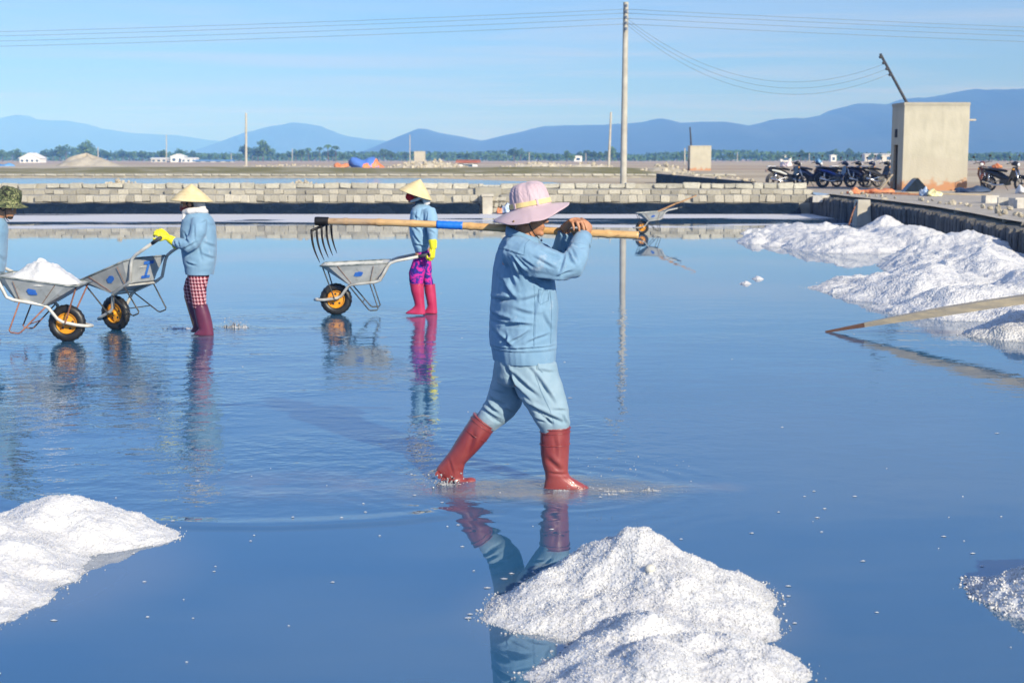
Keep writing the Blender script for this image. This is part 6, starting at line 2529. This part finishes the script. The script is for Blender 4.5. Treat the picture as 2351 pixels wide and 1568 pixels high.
tr.loft([RG((1680, 950), (1858, 950), .095, -.07), RG((1690, 1050), (1838, 1050), .088, -.07), RG((1702, 1120), (1836, 1120), .082, -.07), RG((1712, 1190), (1836, 1190), .078, -.07), RG((1725, 1230), (1830, 1230), .066, -.07)])
tr.loft([RG((1660, 950), (1800, 950), .095, .08), RG((1634, 1050), (1760, 1050), .085, .08), RG((1650, 1120), (1750, 1120), .078, .08), RG((1680, 1200), (1760, 1200), .07, .08)])
V, F = fuse(tr, .011, 3)
V = relax(V, F, 1)
V = V + normals(V, F) * (fbm(V, 13, 5, 3) * .005)[:, None]
np_obj('trousers', V, F, M['plaid'], g.root)
t3 = lambda A, B_, hw, dy: (c3(*A), c3(*B_), hw, dy, 26, 2.1)
boot(g, [t3((1722, 1195), (1846, 1190), .078, -.07), t3((1735, 1280), (1872, 1275), .075, -.07), t3((1752, 1360), (1893, 1360), .066, -.07), t3((1770, 1410), (1900, 1420), .055, -.07), t3((1740, 1440), (1905, 1450), .05, -.07), t3((1715, 1462), (1908, 1475), .047, -.07)], None, 'boot', M['boot_dk'], .011, bands=[(c3(1721, 1200), c3(1847, 1195), .08, -.07, .005)])
boot(g, [t3((1660, 1160), (1760, 1160), .075, .08), t3((1690, 1260), (1790, 1260), .07, .08), t3((1725, 1350), (1810, 1350), .058, .08), t3((1715, 1400), (1815, 1400), .05, .08), t3((1690, 1440), (1815, 1440), .047, .08)], None, 'boot', M['boot_dk'], .011)
gl = MB()
gl.tube([Q(1560, 640, -.19), Q(1530, 620, -.19), Q(1500, 600, -.195)], [.050, .046, .038], 14)
add_hand(gl, Q(1495, 598, -.20), Q(1415, 545, -.20) - Q(1495, 598, -.20), Vector((-.1, -.75, .65)), -1, (38, 50, 40), 1.22, .10, tcurl=.2, rad=1.15)
V, F = fuse(gl, .0055, 2)
np_obj('glove', V, F, M['glove'], g.root)
gl = MB()
gl.tube([Q(1680, 640, .27), Q(1640, 635, .28)], [.047, .04], 12)
add_hand(gl, Q(1640, 635, .28), Vector((-1, .05, .15)), Vector((0, .2, 1)), 1, (60, 60, 40), 1.15, rad=1.15)
V, F = fuse(gl, .007, 2)
np_obj('glove', V, F, M['glove'], g.root)

# ---- woman with red mask and flower-print trousers
c4 = lambda x, y: (685.7 + x / 4.2695, 379.6 + y / 4.2695)
h = Fig(966, 718, 16.95, 'person in tilted conical hat, red face mask and bright flower-print trousers')
Q4 = lambda x, y, dy=0.0: h.P(*c4(x, y), dy)
RH = lambda A, B_, hw, dy=0.0: h.ring(c4(*A), c4(*B_), hw, dy, 28, 2.3)
RW = Matrix.Rotation(math.pi + R(6), 3, 'Z') @ Matrix.Rotation(R(3), 3, 'Y')
hc = Q4(1142, 262)
bd = MB()
add_head(bd, hc, RW, .95)
bd.tube([Q4(1195, 420), Q4(1180, 370), Q4(1160, 300)], [.06, .05, .05], 14)
bd.loft([RH((1120, 430), (1300, 430), .14), RH((1110, 600), (1300, 600), .15), RH((1130, 760), (1285, 760), .14), RH((1150, 850), (1280, 850), .14)])
bd.tube([Q4(1270, 440, -.15), Q4(1312, 600, -.22), Q4(1316, 720, -.28), Q4(1316, 740, -.29)], [.042, .036, .028, .024], 10)
bd.tube([Q4(1270, 440, .15), Q4(1300, 600, .22), Q4(1290, 720, .29)], [.042, .036, .028], 10)
add_hand(bd, Q4(1290, 730, .29), Vector((0, 0, -1)), Vector((1, .1, 0)), 1, (50, 60, 40), .9)
bd.tube([Q4(1195, 850, -.08), Q4(1165, 1080, -.08), Q4(1190, 1400, -.08)], [.07, .05, .04], 10)
bd.tube([Q4(1235, 850, .08), Q4(1250, 1080, .08), Q4(1300, 1400, .08)], [.07, .05, .04], 10)
V, F = fuse(bd, .008, 3)
np_obj('body', V, F, M['skin'], h.root)
face_parts(h, hc, RW, .95)
hr = MB(); hr.ell(hc + RW @ Vector((-.022, 0, .03)), (.092, .078, .098), RW)
hr.build('hair', M['hair'], h.root, smooth=True)
mk = MB(); mk.ell(hc + RW @ Vector((.052, 0, -.035)), (.066, .064, .055), RW)
mk.build('face_mask', M['red_cloth'], h.root, smooth=True)
sc_ = MB()
sc_.tube([Q4(1110, 335, -.045), Q4(1160, 320, -.075), Q4(1200, 295, -.085)], [.016, .018, .02], 10)
sc_.tube([Q4(1110, 335, .045), Q4(1160, 320, .075), Q4(1200, 295, .085)], [.016, .018, .02], 10)
sc_.tube([Q4(1108, 336, -.05), Q4(1100, 338, 0), Q4(1108, 336, .05)], .016, 10)
sc_.tube([Q4(1235, 300), Q4(1250, 345), Q4(1258, 375)], [.055, .055, .035], 12)
V, F = fuse(sc_, .008, 2)
np_obj('head_cloth', V, F, M['white_cloth'], h.root)
ch = MB()
nk = [RH((1140, 330), (1225, 330), .066), RH((1138, 372), (1235, 372), .070), RH((1150, 395), (1240, 395), .075)]
ch.loft(nk)
ch.build('neck_scarf', mat('navy_cloth', (.03, .06, .10), (.04, .08, .13), .9), h.root, smooth=True)
cone_hat(h, Q4(1193, 118), Q4(1143, 272), .208)
rings_ = [RH((1150, 372), (1250, 365), .08), RH((1115, 405), (1290, 385), .15), RH((1095, 440), (1315, 425), .185), RH((1086, 520), (1325, 500), .20), RH((1084, 600), (1318, 600), .20), RH((1092, 680), (1305, 690), .195), RH((1115, 760), (1290, 760), .18), RH((1138, 820), (1278, 815), .165), RH((1145, 835), (1275, 830), .16)]
arms = [([Q4(1275, 425, -.14), Q4(1300, 510, -.20), Q4(1315, 600, -.24), Q4(1318, 660, -.265), Q4(1316, 725, -.285)], [.08, .078, .066, .06, .05]),
        ([Q4(1270, 425, .14), Q4(1300, 520, .20), Q4(1300, 620, .24), Q4(1290, 725, .285)], [.08, .075, .062, .048])]
X4 = lambda x, y: h.xz(*c4(x, y), -.18)
sg = [(X4(*a), X4(*b), d_, w_) for a, b, d_, w_ in (((1260, 450), (1250, 720), .010, .010), ((1110, 640), (1190, 760), .011, .012), ((1100, 560), (1180, 640), .008, .012), ((1130, 470), (1180, 520), .007, .012), ((1170, 560), (1235, 660), .007, .013), ((1140, 760), (1240, 790), .010, .012), ((1150, 430), (1140, 560), .006, .010), ((1290, 620), (1340, 650), .007, .010), ((1270, 560), (1330, 600), .006, .011), ((1200, 400), (1190, 500), .006, .012))]
jk4 = jacket_for(h, rings_, arms, sg, M['jacket_w'])
cl_ = MB()
cl_.loft([RH((1118, 398), (1230, 380), .085), RH((1108, 425), (1215, 405), .10), RH((1112, 432), (1212, 415), .09)])
cl_.build('collar', M['jacket_w'], jk4, smooth=True)
tr = MB()
tr.loft([RH((1148, 800), (1280, 800), .15), RH((1148, 850), (1285, 850), .155), RH((1140, 900), (1290, 900), .13)])
tr.loft([RH((1140, 870), (1262, 870), .092, -.08), RH((1105, 960), (1255, 960), .090, -.08), RH((1078, 1040), (1236, 1050), .086, -.08), RH((1085, 1110), (1222, 1120), .082, -.08), RH((1100, 1170), (1215, 1175), .066, -.08)])
tr.loft([RH((1180, 870), (1290, 870), .092, .08), RH((1185, 980), (1303, 980), .086, .08), RH((1205, 1060), (1302, 1060), .082, .08), RH((1225, 1140), (1318, 1140), .078, .08), RH((1235, 1185), (1320, 1185), .066, .08)])
V, F = fuse(tr, .011, 3)
V = relax(V, F, 1)
V = V + normals(V, F) * (fbm(V, 12, 6, 3) * .007)[:, None]
np_obj('trousers', V, F, M['floral'], h.root)
t4 = lambda A, B_, hw, dy: (c4(*A), c4(*B_), hw, dy, 26, 2.1)
boot(h, [t4((1088, 1142), (1226, 1140), .080, -.08), t4((1100, 1220), (1230, 1220), .076, -.08), t4((1125, 1300), (1232, 1300), .064, -.08), t4((1138, 1355), (1236, 1355), .055, -.08), t4((1105, 1390), (1240, 1390), .05, -.08), t4((1060, 1418), (1243, 1420), .048, -.08), t4((1035, 1440), (1245, 1446), .046, -.08)], None, 'boot', M['boot_pink'], .011, bands=[(c4(1087, 1146), c4(1227, 1144), .082, -.08, .005)])
boot(h, [t4((1228, 1150), (1337, 1148), .078, .08), t4((1232, 1220), (1345, 1220), .075, .08), t4((1250, 1300), (1352, 1300), .064, .08), t4((1262, 1355), (1355, 1355), .055, .08), t4((1250, 1390), (1358, 1390), .05, .08), t4((1225, 1415), (1360, 1418), .048, .08), t4((1200, 1436), (1362, 1440), .046, .08)], None, 'boot', M['boot_pink'], .011, bands=[(c4(1227, 1154), c4(1338, 1152), .08, .08, .005)])
gl = MB()
gl.tube([Q4(1312, 712, -.285), Q4(1318, 760, -.29), Q4(1320, 800, -.295)], [.052, .047, .040], 14)
add_hand(gl, Q4(1320, 800, -.295), Vector((-.10, -.02, -1)), Vector((.9, -.4, 0)), -1, (38, 60, 45), 1.2, .06, tcurl=.5, rad=1.15)
V, F = fuse(gl, .0055, 2)
np_obj('glove', V, F, M['glove'], h.root)
gl = MB()
gl.tube([Q4(1290, 715, .285), Q4(1292, 790, .29)], [.05, .042], 12)
add_hand(gl, Q4(1292, 790, .29), Vector((-.1, 0, -1)), Vector((.9, .4, 0)), 1, (38, 60, 45), 1.2, .06, rad=1.15)
V, F = fuse(gl, .007, 2)
np_obj('glove', V, F, M['glove'], h.root)

h.root.location.z -= .02
# =========================================================== man in camouflage hat pushing the loaded barrow
e_ = Fig(-40, 781, 14.5, 'person in camouflage brimmed hat leaning over the salt-loaded barrow handles')
QE = lambda u, v, dy=0.0: e_.P(u, v, dy)
RE = lambda v, a, b, hw, dy=0.0: e_.ring((a, v), (b, v), hw, dy, 28, 2.3)
Rc = Matrix.Rotation(R(-8), 3, 'Z') @ Matrix.Rotation(R(24), 3, 'Y')
hc = QE(17, 474)
bd = MB()
add_head(bd, hc, Rc, 1.0)
bd.tube([QE(-22, 515), QE(-8, 500), QE(8, 485)], [.065, .056, .054], 14)
bd.loft([RE(520, -62, 0, .15), RE(580, -62, 0, .16), RE(640, -60, -4, .15)])
for sgn in (-1, 1):
    bd.tube([QE(-30, 520, sgn * .17), QE(-52, 575, sgn * .24), QE(-62, 582, sgn * .28)], [.045, .038, .028], 10)
    add_hand(bd, QE(-58, 584, sgn * .29), Vector((.9, 0, -.25)), Vector((.1, sgn * .4, .9)), -sgn, (60, 60, 40), 1.0)
    bd.tube([QE(-35, 640, sgn * .09), QE(-30, 710, sgn * .09), QE(-42, 775, sgn * .09)], [.075, .055, .04], 10)
V, F = fuse(bd, .009, 3)
np_obj('body', V, F, M['skin'], e_.root)
face_parts(e_, hc, Rc, 1.0)
br = MB()
br.ell(hc + Rc @ Vector((.062, 0, -.085)), (.034, .038, .026), Rc)
br.build('beard', M['hair'], e_.root, smooth=True)
hr = MB(); hr.ell(hc + Rc @ Vector((-.025, 0, .02)), (.094, .079, .10), Rc)
hr.build('hair', M['hair'], e_.root, smooth=True)
ht = MB()
rings = []
for r0, z0, q in ((.003, .15, 0), (.05, .152, 0), (.09, .14, 0), (.108, .10, 0), (.114, .05, 0), (.117, .02, 0), (.145, .014, .4), (.19, .008, 1), (.191, .004, 1), (.145, .008, .4), (.113, .014, 0)):
    rings.append([(r0 * math.cos(6.283 * k / 48) * 1.05, r0 * math.sin(6.283 * k / 48), z0 - q * .045 * math.sin(6.283 * k / 48) ** 2 + .004 * math.sin(5 * 6.283 * k / 48 + z0 * 30)) for k in range(48)])
ht.loft(rings, cap=False)
ho_ = ht.build('camouflage_hat', M['camo'], e_.root, smooth=True)
ho_.location = hc + Rc @ Vector((-.005, 0, .045))
ho_.rotation_euler = (Rc @ Matrix.Rotation(R(-6), 3, 'Y')).to_euler()
ck = MB(); ck.tube([hc + Rc @ Vector(q) for q in ((.01, -.08, .03), (.03, -.066, -.05), (.05, -.03, -.115), (.065, 0, -.135))], .004, 6)
ck.build('chin_cord', M['cord'], e_.root)
rings_ = [RE(500, -30, 8, .08), RE(512, -50, 14, .15), RE(530, -64, 16, .20), RE(570, -72, 14, .21), RE(610, -72, 10, .205), RE(640, -68, 5, .19), RE(660, -66, 3, .18)]
arms = [([QE(-30, 522, s_ * .15), QE(-44, 552, s_ * .22), QE(-56, 574, s_ * .26), QE(-60, 581, s_ * .28)], [.085, .08, .066, .05]) for s_ in (-1, 1)]
sg = [(e_.xz(*a, -.18), e_.xz(*b, -.18), d_, w_) for a, b, d_, w_ in (((0, 540), (10, 600), .008, .01), ((-20, 560), (5, 620), .01, .012), ((-30, 610), (0, 640), .01, .012))]
jacket_for(e_, rings_, arms, sg, M['jacket'])
tr = MB()
tr.loft([RE(645, -66, 2, .165), RE(665, -66, 0, .16)])
for s_ in (-1, 1):
    tr.loft([RE(655, -62, -6, .09, s_ * .085), RE(700, -58, -12, .085, s_ * .09), RE(738, -56, -18, .075, s_ * .09)])
V, F = fuse(tr, .013, 3)
np_obj('trousers', V, F, M['trouser'], e_.root)
for s_ in (-1, 1):
    boot(e_, [((-56, 722), (-18, 722), .078, s_ * .09, 24, 2.1), ((-56, 750), (-22, 750), .068, s_ * .09, 24, 2.1), ((-56, 766), (-20, 766), .055, s_ * .09, 24, 2.1), ((-57, 775), (-2, 776), .048, s_ * .09, 24, 2.1), ((-57, 782), (4, 783), .046, s_ * .09, 24, 2.1)], None, 'boot', M['boot_dk'], .012)

# ------------------------------------------------------------------ splashes
M['splash'] = mat('splash_water', (.34, .35, .37), (.52, .53, .55), .05, scale=14, bump=.004, bscale=30)
M['splash'].node_tree.nodes[M['splash']['bsdf']].inputs['Transmission Weight'].default_value = .15


def splash(label, centre, n, ext, hmax, seed, rmin=.0015, rmax=.006, crest=None):
    r_ = random.Random(seed)
    mb = MB()
    for i in range(n):
        x = r_.gauss(0, ext[0]); y = r_.gauss(0, ext[1])
        z = abs(r_.gauss(0, hmax * .5))
        rr_ = rmin + (rmax - rmin) * r_.random() ** 3
        mb.ell((x, y, z), (rr_ * r_.uniform(.8, 1.6), rr_, rr_ * r_.uniform(.8, 1.6)), seg=6, rings=4)
    if crest:
        for (cx_, cy_, L, ht_, wd) in crest:
            m_ = 44
            rings = []
            for i in range(m_ + 1):
                t_ = i / m_
                env = math.sin(math.pi * t_) ** .7
                hh_ = ht_ * env * r_.random() ** 1.7 * 1.2 + .001
                x = cx_ - L / 2 + L * t_
                jit = r_.uniform(-.8, .8) * wd
                rings.append([(x, cy_ - wd * env - .004, -.004), (x, cy_ - wd * .5 * env + jit * .4, hh_ * .45), (x + r_.uniform(-.004, .004), cy_ + jit, hh_), (x, cy_ + wd * .4 * env, hh_ * .5), (x, cy_ + wd * env + .004, -.004)])
            mb.loft(rings)
    o = mb.build('water_splash', M['splash'], smooth=True, loc=centre, kind='stuff')
    return tag(o, label, 'splash')


cF = gpx(1310, 1128)
splash('grey splash and droplets thrown up ahead of the walker red front boot', (cF[0] + .25, cF[1] - .02, 0), 200, (.20, .05), .035, 3, .0008, .0026, crest=[(.02, .02, .16, .014, .012), (-.04, -.05, .12, .008, .012), (.20, .04, .12, .016, .010), (-.30, .04, .10, .010, .010)])
splash('fine droplets flying in front of the walker shin', (cF[0] + .30, cF[1] - .05, .10), 40, (.16, .06), .13, 4, .0012, .004)
cB = gpx(1022, 1112)
splash('water pouring off the lifted heel of the walker rear boot', (cB[0], cB[1], 0), 90, (.05, .03), .05, 5, crest=[(0, 0, .10, .028, .02)])
cW = gpx(541, 752)
splash('burst of droplets behind the plaid-trousered woman boots', (cW[0], cW[1], 0), 140, (.07, .05), .13, 6, .002, .0065, crest=[(0, 0, .3, .06, .05), (-.5, -.1, .6, .02, .05)])

# ------------------------------------------------------------------ haze
hz = MB()
hz.box((0, 3600, 113 - 1.5), (9600, 7900, 226))
M['haze'] = bpy.data.materials.new('haze_air')
M['haze'].use_nodes = True
t = NT(M['haze'].node_tree)
pv = t.n('ShaderNodeVolumePrincipled')
pv.inputs['Color'].default_value = (.12, .33, 1.0, 1)
pv.inputs['Absorption Color'].default_value = (.80, .72, 1, 1)
pv.inputs['Density'].default_value = 5.5e-4
pv.inputs['Anisotropy'].default_value = -0.30
out = t.n('ShaderNodeOutputMaterial')
t.put(out.inputs['Volume'], pv.outputs[0])
ho = hz.build('haze', M['haze'], kind='stuff')
tag(ho, 'pale blue haze softening the distant mountains and tree line', 'haze')
